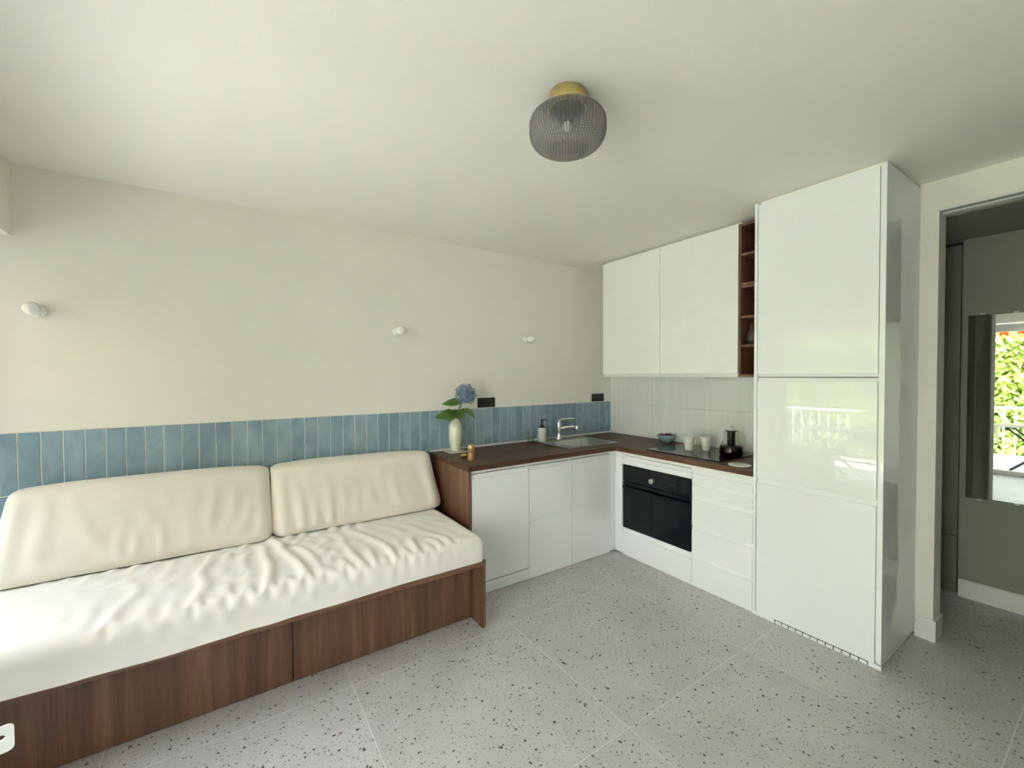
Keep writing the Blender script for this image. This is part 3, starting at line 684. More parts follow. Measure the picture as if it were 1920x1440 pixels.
# -- things on the worktop
c = MB().box(-1.885, -1.745, -0.175, -0.035, WT + 0.0003, WT + 0.009, 0.002)
tag(c.build('trivet', 'stone', None, (-1.815, -0.105, WT)), 'pale square stone trivet under the celadon vase', 'trivet')
VX, VY, VZ = -1.812, -0.105, WT + 0.0092
prof = [(0.0001, 0.0), (0.033, 0.0), (0.036, 0.004), (0.040, 0.03), (0.0465, 0.08), (0.051, 0.125), (0.0515, 0.155), (0.049, 0.185), (0.041, 0.215), (0.031, 0.235), (0.026, 0.25), (0.027, 0.262), (0.0235, 0.262), (0.022, 0.25), (0.028, 0.232), (0.037, 0.21), (0.045, 0.18), (0.046, 0.12), (0.035, 0.03), (0.0001, 0.012)]
vprof = []
for (p0, p1) in zip(prof[:-1], prof[1:]):
    for k in range(4): vprof.append((p0[0] + (p1[0] - p0[0]) * k / 4, p0[1] + (p1[1] - p0[1]) * k / 4))
vprof.append(prof[-1])
vprof = [(r + (0.0006 * math.sin(h * 420) if r > 0.03 else 0), h) for r, h in vprof]
tag(MB().lathe(vprof, (VX, VY, VZ), 40).build('vase', 'celadon', None, (VX, VY, VZ)), 'pale celadon bottle vase holding the hydrangea', 'vase')

hy = thing('hydrangea', (VX, VY, VZ + 0.02), 'cut blue hydrangea bloom with green leaves in the celadon vase', 'flower')
HC = Vector((VX + 0.06, VY - 0.055, VZ + 0.432))
MB().tube([(VX, VY, VZ + 0.03), (VX + 0.002, VY - 0.004, VZ + 0.25), (VX + 0.02, VY - 0.02, VZ + 0.31), (HC.x - 0.01, HC.y + 0.01, HC.z - 0.03)], 0.0035, 8).build('stem', 'stem', hy)
fl = MB(); nfl = 190
for k in range(nfl):
    z = 1 - 1.78 * (k + 0.5) / nfl; a = k * 2.39996 + random.uniform(-.1, .1); rr = math.sqrt(max(0, 1 - z * z))
    d = Vector((rr * math.cos(a), rr * math.sin(a), z)); ctr = HC + Vector((d.x * 0.078, d.y * 0.078, d.z * 0.082)) * random.uniform(0.88, 1.04)
    n_ = (d + Vector([random.uniform(-.35, .35) for _ in range(3)])).normalized()
    u_ = n_.orthogonal().normalized(); w_ = n_.cross(u_); ph = random.uniform(0, PI)
    for q in range(4):
        aa = ph + q * PI / 2; e = u_ * math.cos(aa) + w_ * math.sin(aa); g_ = n_.cross(e); L_ = random.uniform(0.010, 0.0135)
        vs = [ctr, ctr + e * L_ * 0.5 + g_ * L_ * 0.42 + n_ * 0.002, ctr + e * L_ + n_ * 0.0035, ctr + e * L_ * 0.5 - g_ * L_ * 0.42 + n_ * 0.002]
        fl.add(vs, [(0, 1, 2, 3)])
core = MB().sphere(HC, 0.062, 16)
fh = tag(fl.build('flower_head', 'petal', hy), 'blue flower head', kind='stuff')
core.build('flower_core', 'petal', fh)
def leaf_mesh(base, direction, length, width, droop, nrm=Vector((0, 0, 1)), roll_=0.0):
    d = Vector(direction).normalized(); side = d.cross(nrm).normalized(); n_ = side.cross(d)
    side, n_ = side * math.cos(roll_) + n_ * math.sin(roll_), n_ * math.cos(roll_) - side * math.sin(roll_)
    NU, NV = 12, 7; P = np.zeros((NU, NV, 3))
    for i in range(NU):
        t = i / (NU - 1); w = width * (math.sin(PI * min(1, t ** 0.75)) ** 0.9) * (1 - 0.15 * t) + 0.0006
        for j in range(NV):
            s_ = (j / (NV - 1)) * 2 - 1
            p = Vector(base) + d * length * t - Vector((0, 0, 1)) * droop * length * t * t + side * s_ * w + n_ * (0.16 * w * abs(s_) + 0.003 * math.sin(t * 22) * abs(s_))
            P[i, j] = p
    return MB().grid(P)
RV = Vector(r2)
def rv(a, f, z): return RV * a + Vector(fw) * f + Vector((0, 0, z))
lb = Vector((VX + 0.004, VY - 0.006, VZ + 0.275))
LEAVES = [(lb + Vector((0, 0, 0.0)), rv(-1, -.25, 0.12), 0.165, 0.055, 0.22, 0.1), (lb + Vector((0, 0, 0.01)), rv(-0.4, -.75, -0.1), 0.105, 0.05, 0.42, 0.0), (lb, rv(0.6, -.55, 0.25), 0.11, 0.046, 0.40, -0.2),
          (lb + rv(0.03, 0, 0.04), rv(0.95, -.35, 0.05), 0.13, 0.052, 0.55, 0.5), (lb + rv(0.045, 0, 0.10), rv(-1, -.2, 0.05), 0.155, 0.034, 0.16, 0.35), (lb + Vector((0, 0, 0.01)), rv(-0.5, .6, 0.3), 0.10, 0.036, 0.2, 0)]
for b0, d0, L0, W0, dr, ro in LEAVES:
    leaf_mesh(b0, d0, L0, W0, dr, nrm=(Vector((0, 0, 0.75)) - Vector(fw) * 0.65).normalized(), roll_=ro).build('leaf', 'green_leaf', hy)
MB().tube([lb, lb + rv(0.02, 0, 0.055), lb + rv(0.045, 0, 0.10)], 0.0022, 6).build('leaf_stalk', 'stem', hy)

mlx, mly = -1.862, -0.452
ml = thing('wooden_mill', (mlx, mly, WT), 'small copper coloured cylindrical mill at the worktop end', 'mill')
MB().lathe([(0.0001, 0.0), (0.024, 0.0), (0.0252, 0.002), (0.0252, 0.05)], (mlx, mly, WT + 0.0003), 28).build('lower_body', 'copper', ml)
MB().lathe([(0.0235, 0.05), (0.0235, 0.0525), (0.0252, 0.053), (0.0252, 0.107), (0.024, 0.109), (0.0001, 0.1085)], (mlx, mly, WT + 0.0003), 28).build('upper_body', 'copper', ml)
cp = MB().lathe([(0.0001, 0.0), (0.011, 0.0), (0.0125, 0.002), (0.0125, 0.04), (0.011, 0.042), (0.0001, 0.042)], (-1.842, -0.335, WT + 0.013), 22, 'X')
tag(cp.build('brass_cap', 'brass', None, (-1.842, -0.335, WT + 0.013)), 'small pale brass cylinder lying beside the copper mill', 'cap')
def tumbler(name, x, y, h, r0, r1, label):
    p = [(0.0001, 0.0), (r0, 0.0), (r1, h), (r1 - 0.0018, h), (r0 - 0.002, 0.008), (0.0001, 0.008)]
    return tag(MB().lathe(p, (x, y, WT + 0.0003), 28).build(name, 'glass', None, (x, y, WT)), label, 'glass', 'drinking glasses by the sink')
tumbler('drinking_glass', -1.072, -0.075, 0.095, 0.026, 0.029, 'tall clear drinking glass near the tiles, beside the soap dispenser')
tumbler('drinking_glass', -1.112, -0.135, 0.055, 0.024, 0.030, 'short clear drinking glass in front of the taller one')
sd = thing('soap_dispenser', (-0.955, -0.085, WT + 0.004), 'white ceramic soap dispenser with black pump at the sink edge', 'soap dispenser')
sx, sy, sz = -0.955, -0.085, WT + 0.0043
MB().lathe([(0.0001, 0), (0.035, 0), (0.036, 0.002), (0.036, 0.119), (0.034, 0.122)], (sx, sy, sz), 32).build('ceramic_body', 'soap', sd)
pm = MB().lathe([(0.0001, 0.121), (0.0355, 0.121), (0.0355, 0.125), (0.016, 0.127), (0.016, 0.143), (0.006, 0.145), (0.006, 0.18), (0.013, 0.181), (0.013, 0.192), (0.0001, 0.193)], (sx, sy, sz), 24).build('pump', 'black_plastic', sd)
MB().tube([(sx, sy, sz + 0.187), (sx + 0.03, sy - 0.02, sz + 0.189), (sx + 0.042, sy - 0.028, sz + 0.178)], 0.0045, 10).build('nozzle', 'black_plastic', pm)

bwx, bwy = -0.118, -0.758
bp_ = [(0.0001, 0.0), (0.03, 0.0), (0.032, 0.004), (0.052, 0.018), (0.071, 0.045), (0.0775, 0.068), (0.0755, 0.069), (0.068, 0.046), (0.049, 0.021), (0.028, 0.009), (0.0001, 0.008)]
tag(MB().lathe(bp_, (bwx, bwy, WT + 0.0003), 40).build('bowl', 'bluebowl', None, (bwx, bwy, WT)), 'small blue-grey bowl of plums standing behind the hob', 'bowl')
def plum(name, dx, dy, z, label):
    t = thing(name, (bwx + dx, bwy + dy, WT + z), label, 'plum', 'plums in the blue-grey bowl')
    MB().sphere((bwx + dx, bwy + dy, WT + z), 0.0245, 20, (1, 1, 0.95)).build('fruit', 'plum', t)
    MB().tube([(bwx + dx, bwy + dy, WT + z + 0.021), (bwx + dx + 0.002, bwy + dy, WT + z + 0.031)], 0.0012, 6).build('stalk', 'bark', t)
    return t
d0 = RV * 0.034
pa = plum('plum', -d0.x - 0.012, -d0.y, 0.058, 'dark red plum on the corner side of the blue-grey bowl')
dup(pa, (bwx + d0.x - 0.008, bwy + d0.y, WT + 0.057), 'dark red plum on the mug side of the blue-grey bowl')
dup(pa, (bwx + 0.022, bwy + 0.008, WT + 0.056), 'dark red plum at the back of the blue-grey bowl')

def mug(x, y, label):
    t = thing('mug', (x, y, HT), label, 'mug', 'white mugs on the hob')
    MB().lathe([(0.0001, 0.0), (0.026, 0.0), (0.028, 0.003), (0.033, 0.045), (0.0395, 0.085), (0.0445, 0.108), (0.0428, 0.108), (0.037, 0.08), (0.030, 0.04), (0.026, 0.008), (0.0001, 0.007)], (x, y, HT + 0.0003), 36).build('cup', 'mug', t)
    d = RV * 0.9 + Vector(fw) * 0.2; d.normalize(); z = Vector((0, 0, 1)); o = Vector((x, y, HT))
    MB().tube([o + d * 0.0375 + z * 0.088, o + d * 0.055 + z * 0.092, o + d * 0.066 + z * 0.078, o + d * 0.062 + z * 0.052, o + d * 0.046 + z * 0.037, o + d * 0.032 + z * 0.036], 0.0042, 10).build('handle', 'mug', t)
    return t
mg = mug(-0.326, -1.112, 'white tapered mug on the hob, nearer the plum bowl')
dup(mg, (-0.222, -1.186, HT), 'white tapered mug on the hob, nearer the teapot')

tx, ty = -0.262, -1.405
tp = thing('teapot', (tx, ty, HT), 'glass teapot of dark tea with a steel infuser and lid', 'teapot')
MB().lathe([(0.0001, 0.001), (0.068, 0.001), (0.077, 0.008), (0.079, 0.03), (0.077, 0.062), (0.066, 0.082), (0.053, 0.105), (0.047, 0.14), (0.047, 0.168), (0.050, 0.176), (0.0485, 0.176), (0.0455, 0.168), (0.0455, 0.14), (0.0515, 0.104), (0.064, 0.081), (0.0755, 0.061), (0.0775, 0.03), (0.0755, 0.01), (0.0001, 0.003)], (tx, ty, HT), 40).build('glass_body', 'glass', tp)
MB().lathe([(0.0001, 0.0045), (0.073, 0.0055), (0.0762, 0.012), (0.0765, 0.03), (0.0745, 0.058), (0.0715, 0.068), (0.0001, 0.068)], (tx, ty, HT), 40).build('tea', 'tea', tp)
MB().lathe([(0.0001, 0.0685), (0.027, 0.0685), (0.027, 0.168), (0.04, 0.172)], (tx, ty, HT), 32).build('infuser', 'steel', tp)
ld = MB().lathe([(0.044, 0.178), (0.049, 0.181), (0.0495, 0.184), (0.035, 0.186), (0.015, 0.189), (0.005, 0.191), (0.005, 0.197), (0.0095, 0.2), (0.0115, 0.207), (0.0095, 0.214), (0.0001, 0.217)], (tx, ty, HT), 32).build('lid', 'chrome', tp)
d = RV.copy(); o = Vector((tx, ty, HT)); z = Vector((0, 0, 1))
MB().tube([o + d * 0.0475 + z * 0.160, o + d * 0.072 + z * 0.166, o + d * 0.094 + z * 0.14, o + d * 0.099 + z * 0.10, o + d * 0.088 + z * 0.065, o + d * 0.078 + z * 0.05], 0.0055, 10).build('handle', 'glass', tp)
MB().tube([o - d * 0.046 + z * 0.150, o - d * 0.058 + z * 0.164, o - d * 0.064 + z * 0.172], [0.012, 0.009, 0.007], 10, caps=False).build('spout', 'glass', tp)
cs = MB().lathe([(0.0001, 0.0), (0.063, 0.0), (0.066, 0.002), (0.066, 0.006), (0.064, 0.008), (0.0001, 0.0075)], (-0.528, -1.607, WT + 0.0003), 40)
tag(cs.build('coaster', 'mug', None, (-0.528, -1.607, WT)), 'round white coaster on the worktop between hob and tall cabinet', 'coaster')

# ------------------------------------------------------------------ wall sockets and bulb holders
def socket(x0, x1, z0, z1, label):
    t = thing('wall_socket', ((x0 + x1) / 2, -0.001, (z0 + z1) / 2), label, 'socket', 'black sockets above the blue tiles')
    p = MB().box(x0, x1, -0.011, -0.0005, z0, z1, 0.002).build('cover_plate', 'black_plastic', t)
    for k in (0, 1):
        cx = x0 + (x1 - x0) * (0.27 + 0.46 * k); cz = (z0 + z1) / 2
        MB().lathe([(0.0001, 0.006), (0.018, 0.006), (0.019, 0.012), (0.021, 0.0125), (0.0215, 0.0095)], (cx, 0.0, cz), 24, 'Y').build('outlet_well', 'black_plastic', p)
    return t
socket(-1.560, -1.395, 1.1985, 1.278, 'double black wall socket above the tiles, behind the hydrangea')
socket(-0.268, -0.105, 1.1985, 1.276, 'double black wall socket above the tiles at the room corner')
def sconce(x, z, label):
    t = thing('bulb_holder', (x, -0.001, z), label, 'wall lamp', 'porcelain bulb holders on the sofa wall')
    MB().lathe([(0.032, 0.0005), (0.033, 0.006), (0.032, 0.022), (0.028, 0.030), (0.021, 0.033), (0.0195, 0.05), (0.017, 0.052), (0.0001, 0.052)], (x, 0, z), 32, 'Y').build('porcelain_base', 'porcelain', t)
    MB().lathe([(0.0125, 0.048), (0.0135, 0.056), (0.02, 0.064), (0.027, 0.074), (0.0305, 0.086), (0.0315, 0.098), (0.0295, 0.111), (0.0235, 0.121), (0.013, 0.1275), (0.0001, 0.1295)], (x, 0, z), 32, 'Y').build('globe_bulb', 'opal', t)
    MB().lathe([(0.0001, 0.0015), (0.003, 0.0015), (0.0036, 0.0)], (x + 0.012, -0.031, z - 0.024), 12, 'Y').build('screw', 'steel', t)
    return t
sc = sconce(-4.035, 1.793, 'white porcelain bulb holder with globe bulb at the window end of the wall')
dup(sc, (-2.232, -0.001, 1.788), 'white porcelain bulb holder with globe bulb above the second back cushion')
dup(sc, (-1.078, -0.001, 1.776), 'white porcelain bulb holder with globe bulb above the sink run')

# ------------------------------------------------------------------ ceiling lamp
lx, ly = -2.205, -1.857
lm = thing('ceiling_lamp', (lx, ly, H), 'flush ceiling lamp with brass mount and smoked ribbed glass shade', 'lamp')
def at_h(p): return [(r, H - h) for r, h in p]
MB().lathe(at_h([(0.0001, 0.0005), (0.0665, 0.0005), (0.0675, 0.002), (0.0675, 0.058), (0.066, 0.0605), (0.0001, 0.0605)]), (lx, ly, 0), 48).build('brass_mount', 'brass', lm)
prof = []
zt, zb, R0 = 0.062, 0.205, 0.139
for k in range(9):
    a = PI / 2 * k / 8; prof.append((0.070 + (R0 - 0.070) * math.sin(a), zt + 0.052 * (1 - math.cos(a))))
prof += [(R0, 0.125), (R0, 0.14)]
for k in range(1, 11):
    a = PI / 2 * k / 10; prof.append((0.068 + (R0 - 0.068) * math.cos(a), 0.14 + (zb - 0.14) * math.sin(a)))
prof += [(0.045, zb + 0.002), (0.02, zb + 0.003), (0.0001, zb + 0.003)]
NR = 72
def rib(a, h):
    d = H - h
    f = 1.0 if d < zb - 0.004 else 0.2
    return 1 + 0.014 * f * math.cos(NR * a)
MB().lathe(at_h(prof), (lx, ly, 0), NR * 6, rib=rib).build('glass_shade', 'smoke', lm)
hd = MB().lathe(at_h([(0.0001, 0.061), (0.0665, 0.061), (0.0665, 0.068), (0.052, 0.072), (0.044, 0.088), (0.026, 0.092), (0.024, 0.101), (0.019, 0.105), (0.0001, 0.105)]), (lx, ly, 0), 28).build('lamp_holder', 'black_plastic', lm)
MB().lathe(at_h([(0.012, 0.103), (0.013, 0.108), (0.016, 0.116), (0.0165, 0.124), (0.013, 0.132), (0.0001, 0.136)]), (lx, ly, 0), 24).build('bulb', 'opal', hd)

# ------------------------------------------------------------------ sofa bench
BX0, BX1 = -4.16, -2.035
be = thing('storage_bench', (-3.1, -0.47, 0), 'long walnut storage bench along the blue tiled wall', 'bench')
bevel_mod(MB().box(BX0, BX1, -0.945, -0.012, 0.362, 0.390).build('seat_board', 'wood_x', be), 0.001)
bevel_mod(MB().box(BX1 - 0.024, BX1 - 0.001, -0.943, -0.02, 0.0, 0.3615).build('side_panel', 'wood_z', be), 0.001)
bevel_mod(MB().box(BX0, BX0 + 0.022, -0.943, -0.02, 0.0, 0.3615).build('side_panel', 'wood_z', be), 0.001)
for a, b in ((-3.020, BX1 - 0.026), (-3.982, -3.024), (BX0 + 0.024, -3.986)):
    bevel_mod(MB().box(a, b, -0.812, -0.79, 0.006, 0.358).build('drawer_front', 'wood_z', be), 0.001)
MB().box(BX0 + 0.03, BX1 - 0.03, -0.78, -0.03, 0.005, 0.36).build('bench_box', 'wood_x', be)

# -- the cotton throw: base shapes, then loose cloth that buckles into wrinkles over them
def vnoise(x, y, seed):
    rng = np.random.RandomState(seed); T = rng.rand(64, 64)
    xi = np.floor(x).astype(int); yi = np.floor(y).astype(int); xf = x - xi; yf = y - yi
    sx = xf * xf * xf * (xf * (xf * 6 - 15) + 10); sy = yf * yf * yf * (yf * (yf * 6 - 15) + 10)
    g = lambda i, j: T[np.mod(i, 64), np.mod(j, 64)]
    return (g(xi, yi) * (1 - sx) + g(xi + 1, yi) * sx) * (1 - sy) + (g(xi, yi + 1) * (1 - sx) + g(xi + 1, yi + 1) * sx) * sy
def fbm(x, y, seed, o=3):
    s = 0; a = 1; t = 0
    for k in range(o): s = s + a * vnoise(x * 2 ** k, y * 2 ** k, seed + k); t += a; a *= 0.5
    return s / t
def normals(P):
    n = np.cross(np.gradient(P, axis=0), np.gradient(P, axis=1))
    return n / (np.linalg.norm(n, axis=-1, keepdims=True) + 1e-12)
def resample(pr, step):
    """points along a polyline at an even step"""
    s = np.r_[0, np.cumsum(np.linalg.norm(np.diff(pr, axis=0), axis=1))]
    t = np.linspace(0, s[-1], int(round(s[-1] / step)) + 1)
    return np.stack([np.interp(t, s, pr[:, k]) for k in range(pr.shape[1])], -1)
SEAT = (-4.155, -2.042, -0.948, -0.10, 0.393, 0.533)
def seat_base(step=0.0115):
    xl, xr, yf, yb, zb, z0 = SEAT; r = 0.055; drop = z0 - zb
    arc = [(r * (1 - math.cos(PI / 2 * k / 10)), r * (1 - math.sin(PI / 2 * k / 10))) for k in range(11)]
    ax = np.array([(xl, drop)] + [(xl + a, d) for a, d in arc] + [(xr - a, d) for a, d in arc[::-1]] + [(xr, drop)])
    ay = np.array([(yf, drop)] + [(yf + a, d) for a, d in arc] + [(yb, 0.0)])
    ax = resample(ax, step); ay = resample(ay, step)
    X, Y = np.meshgrid(ax[:, 0], ay[:, 0], indexing='ij'); DX, DY = np.meshgrid(ax[:, 1], ay[:, 1], indexing='ij')
    # corners round in plan: where both drops are large, pull the cloth in
    k = np.clip(np.minimum(DX, DY) / drop, 0, 1)
    cx = np.where(X > (xl + xr) / 2, -1, 1)
    d = np.minimum(np.hypot(DX, DY), drop)
    X = X + cx * 0.030 * k; Y = Y + 0.030 * k
    Z = z0 - d + 0.012 * np.sin(PI * np.clip((X - xl) / (xr - xl), 0, 1)) ** 0.5 * np.sin(PI * np.clip((Y - yf) / 0.61, 0, 1)) ** 0.6
    lo = np.clip((DY / drop - 0.72) / 0.28, 0, 1) * np.clip((-2.55 - X) / 0.5, 0, 1)      # the hem hangs a little unevenly over the board
    Z = Z - 0.016 * lo * fbm(X * 3.2, X * 0 + 2.0, 91); Y = Y - 0.004 * lo - 0.010 * lo * fbm(X * 5.0, X * 0 + 7.0, 95)
    P = np.stack([X, Y, Z], -1); n = normals(P); n *= np.sign(n[n.shape[0] // 2, n.shape[1] - 5, 2])
    return P, n
def cushion_base(xl, xr, hl, hr, flare_l, flare_r, step=0.0115):
    zb = 0.540
    prof = [(0.015, 0.25), (0.015, 0.80)]
    for k in range(13):
        a = PI * (1 - k / 12.0); prof.append((0.095 + 0.08 * math.cos(a), 0.87 + 0.13 * math.sin(a)))
    prof += [(0.205, 0.66), (0.245, 0.44), (0.290, 0.22), (0.312, 0.10), (0.316, 0.04), (0.306, 0.0)]
    pr = np.array(prof) * np.array([1, 0.40]); pr = resample(pr, step / 4)
    for _ in range(3):
        pr[4:-4] = np.apply_along_axis(lambda v: np.convolve(v, np.ones(9) / 9, 'valid'), 0, pr)
    pr = resample(pr, step); dep = pr[:, 0]; hh = pr[:, 1] / 0.40
    r = 0.06
    ex = [(0.0, 1.0 - q / 6.0 * 0.5) for q in range(6)] + [(r * (1 - math.cos(PI / 2 * q / 10)), 0.5 * (1 - math.sin(PI / 2 * q / 10))) for q in range(11)]
    W = xr - xl
    ax = np.array([(x, i * 0.12) for x, i in ex] + [(W - x, i * 0.12) for x, i in ex[::-1]]); ax = resample(ax, step)
    xx = ax[:, 0]; inset = ax[:, 1] / 0.12
    X, DP = np.meshgrid(xl + xx, dep, indexing='ij'); HH = np.meshgrid(xx, hh, indexing='ij')[1]; IN = np.meshgrid(inset, dep, indexing='ij')[0]
    s = np.clip((X - xl) / W, 0, 1)
    hgt = hl + (hr - hl) * s - 0.022 * np.abs(2 * s - 1) ** 4
    DPi = DP + (0.09 - DP) * IN * 0.95
    HHi = HH - np.clip(HH - 0.25, 0, 1) * IN * 0.16
    Z = zb + HHi * hgt; Y = -DPi
    e = np.clip(1 - np.minimum(X - xl, xr - X) / 0.22, 0, 1) ** 1.6
    X2 = X + np.where(s < 0.5, -flare_l, flare_r) * e * (1 - np.clip(HH, 0, 1)) ** 1.2
    front = np.clip((DP - 0.10) / 0.08, 0, 1)
    P = np.stack([X2, Y, Z], -1); n = normals(P); i = P.shape[0] // 2; n *= -np.sign(n[i, -25, 1])
    h = 0.016 * np.sin(PI * s) ** 0.6 * np.sin(PI * np.clip(HH, 0, 1)) ** 0.8 * front + 0.010 * (fbm(X * 3.5, HH * 1.8, int(abs(xl) * 50)) - 0.5) * front
    P = P + n * h[..., None]; P[..., 1] = np.minimum(P[..., 1], -0.0125)
    n = normals(P); n *= -np.sign(n[i, -25, 1])
    return P, n
CUSH = [(-4.115, -3.069, 0.410, 0.400, 0.055, 0.004), (-3.053, -2.045, 0.400, 0.385, 0.0, 0.035)]
def lap(a):
    p=np.pad(a,((1,1),(1,1),(0,0)),'edge'); return p[2:,1:-1]+p[:-2,1:-1]+p[1:-1,2:]+p[1:-1,:-2]-4*a
def relax(P,n,pin,eu,ev,its=400,kb=0.011,g=0.0006,seed=1,amp=0.004,f=0.16,fold=None,es=None,maxd=.03):
    nu,nv=P.shape[:2]
    I,J=np.meshgrid(np.arange(nu),np.arange(nv),indexing='ij')
    free=(1-pin)[...,None]
    jit=np.abs(fbm(I*f,J*f,seed)-.5)*2*amp
    if fold is not None: jit=jit+fold
    Q=P+n*(jit[...,None])*free
    fam=[]
    for (a,b,e) in ((1,0,eu),(0,1,ev),(1,1,None),(1,-1,None)):
        s1=(slice(0,nu-a), slice(0,nv-b) if b>=0 else slice(1,nv)); s2=(slice(a,nu), slice(b,nv) if b>=0 else slice(0,nv-1))
        if e is None: 
            ee=.5*(eu+ev); w=.35
        else: ee=e; w=1.
        L=np.linalg.norm(P[s2]-P[s1],axis=-1); ex=.5*(ee[s1]+ee[s2])
        col=(I[s1] if a else J[s1])%2
        fam.append((s1,s2,L,ex,col,w))
    w_=free*1.0
    for it in range(its):
        ramp=min(1,(it+1)/(its*.5))
        for (s1,s2,L,ex,col,w) in fam:
            for c in (0,1):
                d=Q[s2]-Q[s1]; l=np.linalg.norm(d,axis=-1)+1e-12
                wa=w_[s1];wb=w_[s2]
                corr=(0.5*w*(l-L*(1+ramp*ex))/l*(col==c))[...,None]*d
                Q[s1]+=corr*wa; Q[s2]-=corr*wb
        D=Q-P
        D=D-kb*lap(lap(D))*free
        h=(D*n).sum(-1); t=D-n*h[...,None]
        h=h*(1-g); h=np.maximum(h,0); h=np.where(h>maxd,maxd+(h-maxd)*.5,h)
        Q=P+(t*0.995+n*h[...,None])*free
    D=Q-P; h=(D*n).sum(-1)
    return D,h

def guide(U, V, lines):
    """soft ridges along smooth curves in the cloth's own (U, V) plane; the slack cloth settles around them"""
    out = np.zeros(U.shape)
    for pts, w, a in lines:
        p = np.array(pts, float); q = np.vstack([2 * p[0] - p[1], p, 2 * p[-1] - p[-2]]); c = []
        for k in range(1, len(q) - 2):
            for t in np.linspace(0, 1, 14, endpoint=False):
                c.append(0.5 * (2 * q[k] + (q[k + 1] - q[k - 1]) * t + (2 * q[k - 1] - 5 * q[k] + 4 * q[k + 1] - q[k + 2]) * t ** 2 + (3 * q[k] - q[k - 1] - 3 * q[k + 1] + q[k + 2]) * t ** 3))
        c = np.array(c); best = np.full(U.shape, 1e9); T = np.zeros(U.shape)
        for k, (x, y) in enumerate(c):
            d = np.hypot(U - x, V - y); m = d < best; best = np.where(m, d, best); T = np.where(m, k / (len(c) - 1), T)
        env = np.sin(PI * np.clip(0.06 + 0.88 * T, 0, 1)) ** 0.8
        out = np.maximum(out, a * env * np.exp(-(best / w) ** 2))
    return out
def cloth_obj(name, P, D, mat, loc):
    o = MB().grid(P + D).build(name, mat, None, loc)
    m = o.modifiers.new('smooth', 'SUBSURF'); m.levels = 1; m.render_levels = 1
    return o
P, n = seat_base(); X, Y, Z = P[..., 0], P[..., 1], P[..., 2]; A = Y + (Z - 0.533)
pin = np.zeros(X.shape); pin[:, -1] = 1; pin[:, 0] = 1; pin[0, :] = 1; pin[-1, :] = 1; pin[:, 1] = .5
gl = [([(-3.075, -0.32), (-3.03, -0.52), (-2.985, -0.72), (-2.965, -0.93), (-2.96, -1.03)], 0.011, 0.015), ([(-3.05, -0.33), (-2.99, -0.5), (-2.93, -0.7), (-2.925, -0.95)], 0.010, 0.009),
      ([(-3.09, -0.36), (-3.12, -0.55), (-3.10, -0.75), (-3.16, -0.95)], 0.011, 0.009), ([(-2.72, -0.34), (-2.62, -0.55), (-2.57, -0.75), (-2.55, -1.0)], 0.008, 0.009),
      ([(-2.45, -0.42), (-2.33, -0.62), (-2.27, -0.84)], 0.008, 0.007), ([(-2.36, -0.34), (-2.2, -0.44), (-2.09, -0.47)], 0.010, 0.009), ([(-3.32, -0.42), (-3.38, -0.6), (-3.36, -0.78), (-3.46, -0.97)], 0.010, 0.009),
      ([(-3.64, -0.52), (-3.59, -0.66), (-3.64, -0.8), (-3.60, -0.92)], 0.010, 0.008), ([(-3.8, -0.72), (-3.68, -0.82), (-3.62, -0.97)], 0.010, 0.007), ([(-3.5, -0.36), (-3.28, -0.42), (-3.10, -0.38)], 0.009, 0.007)]
m = np.clip((fbm(X * 1.5 + 3, A * 1.7, 21) - .30) * 3, 0.15, 1)
m = np.clip(m + .55 * np.exp(-((X + 3.0) / .3) ** 2), 0, 1) * np.clip((X + 4.13) / .4, .25, 1) * np.clip((A + 1.04) / .12, 0.22, 1) * np.clip((-0.22 - Y) / 0.10, 0, 1)
gd = guide(X, A, gl)
D, _h = relax(P, n, pin, .10 * m, .055 * m, its=560, fold=gd, amp=0.0045, f=.15)
tag(cloth_obj('seat_mattress', P, D, 'throw_seat', (-3.1, -0.5, 0.391)), 'long bench mattress under a crumpled cream cotton throw', 'mattress')
FOLDS = ([([(-3.86, 0.80), (-3.82, 0.70), (-3.72, 0.63), (-3.60, 0.61)], 0.014, 0.008), ([(-3.62, 0.80), (-3.60, 0.73), (-3.54, 0.69)], 0.012, 0.006), ([(-3.33, 0.82), (-3.345, 0.74), (-3.37, 0.68)], 0.010, 0.008),
          ([(-3.22, 0.80), (-3.25, 0.72), (-3.31, 0.64)], 0.011, 0.007), ([(-3.15, 0.80), (-3.18, 0.68), (-3.26, 0.60)], 0.012, 0.006), ([(-3.71, 0.76), (-3.70, 0.66)], 0.009, 0.005), ([(-3.99, 0.86), (-3.98, 0.74), (-4.0, 0.6)], 0.013, 0.008)],
         [([(-2.92, 0.78), (-2.91, 0.68), (-2.91, 0.58)], 0.010, 0.006), ([(-2.76, 0.80), (-2.745, 0.70), (-2.75, 0.58)], 0.008, 0.007), ([(-2.35, 0.78), (-2.33, 0.68), (-2.30, 0.60)], 0.009, 0.008),
          ([(-2.26, 0.72), (-2.24, 0.65), (-2.19, 0.60)], 0.009, 0.006), ([(-2.13, 0.84), (-2.10, 0.70), (-2.09, 0.60)], 0.011, 0.010), ([(-2.86, 0.62), (-2.65, 0.585), (-2.4, 0.59)], 0.012, 0.006)])
LAB = ('longer back cushion under the cream throw, at the window end of the bench', 'shorter back cushion under the cream throw, beside the walnut end panel')
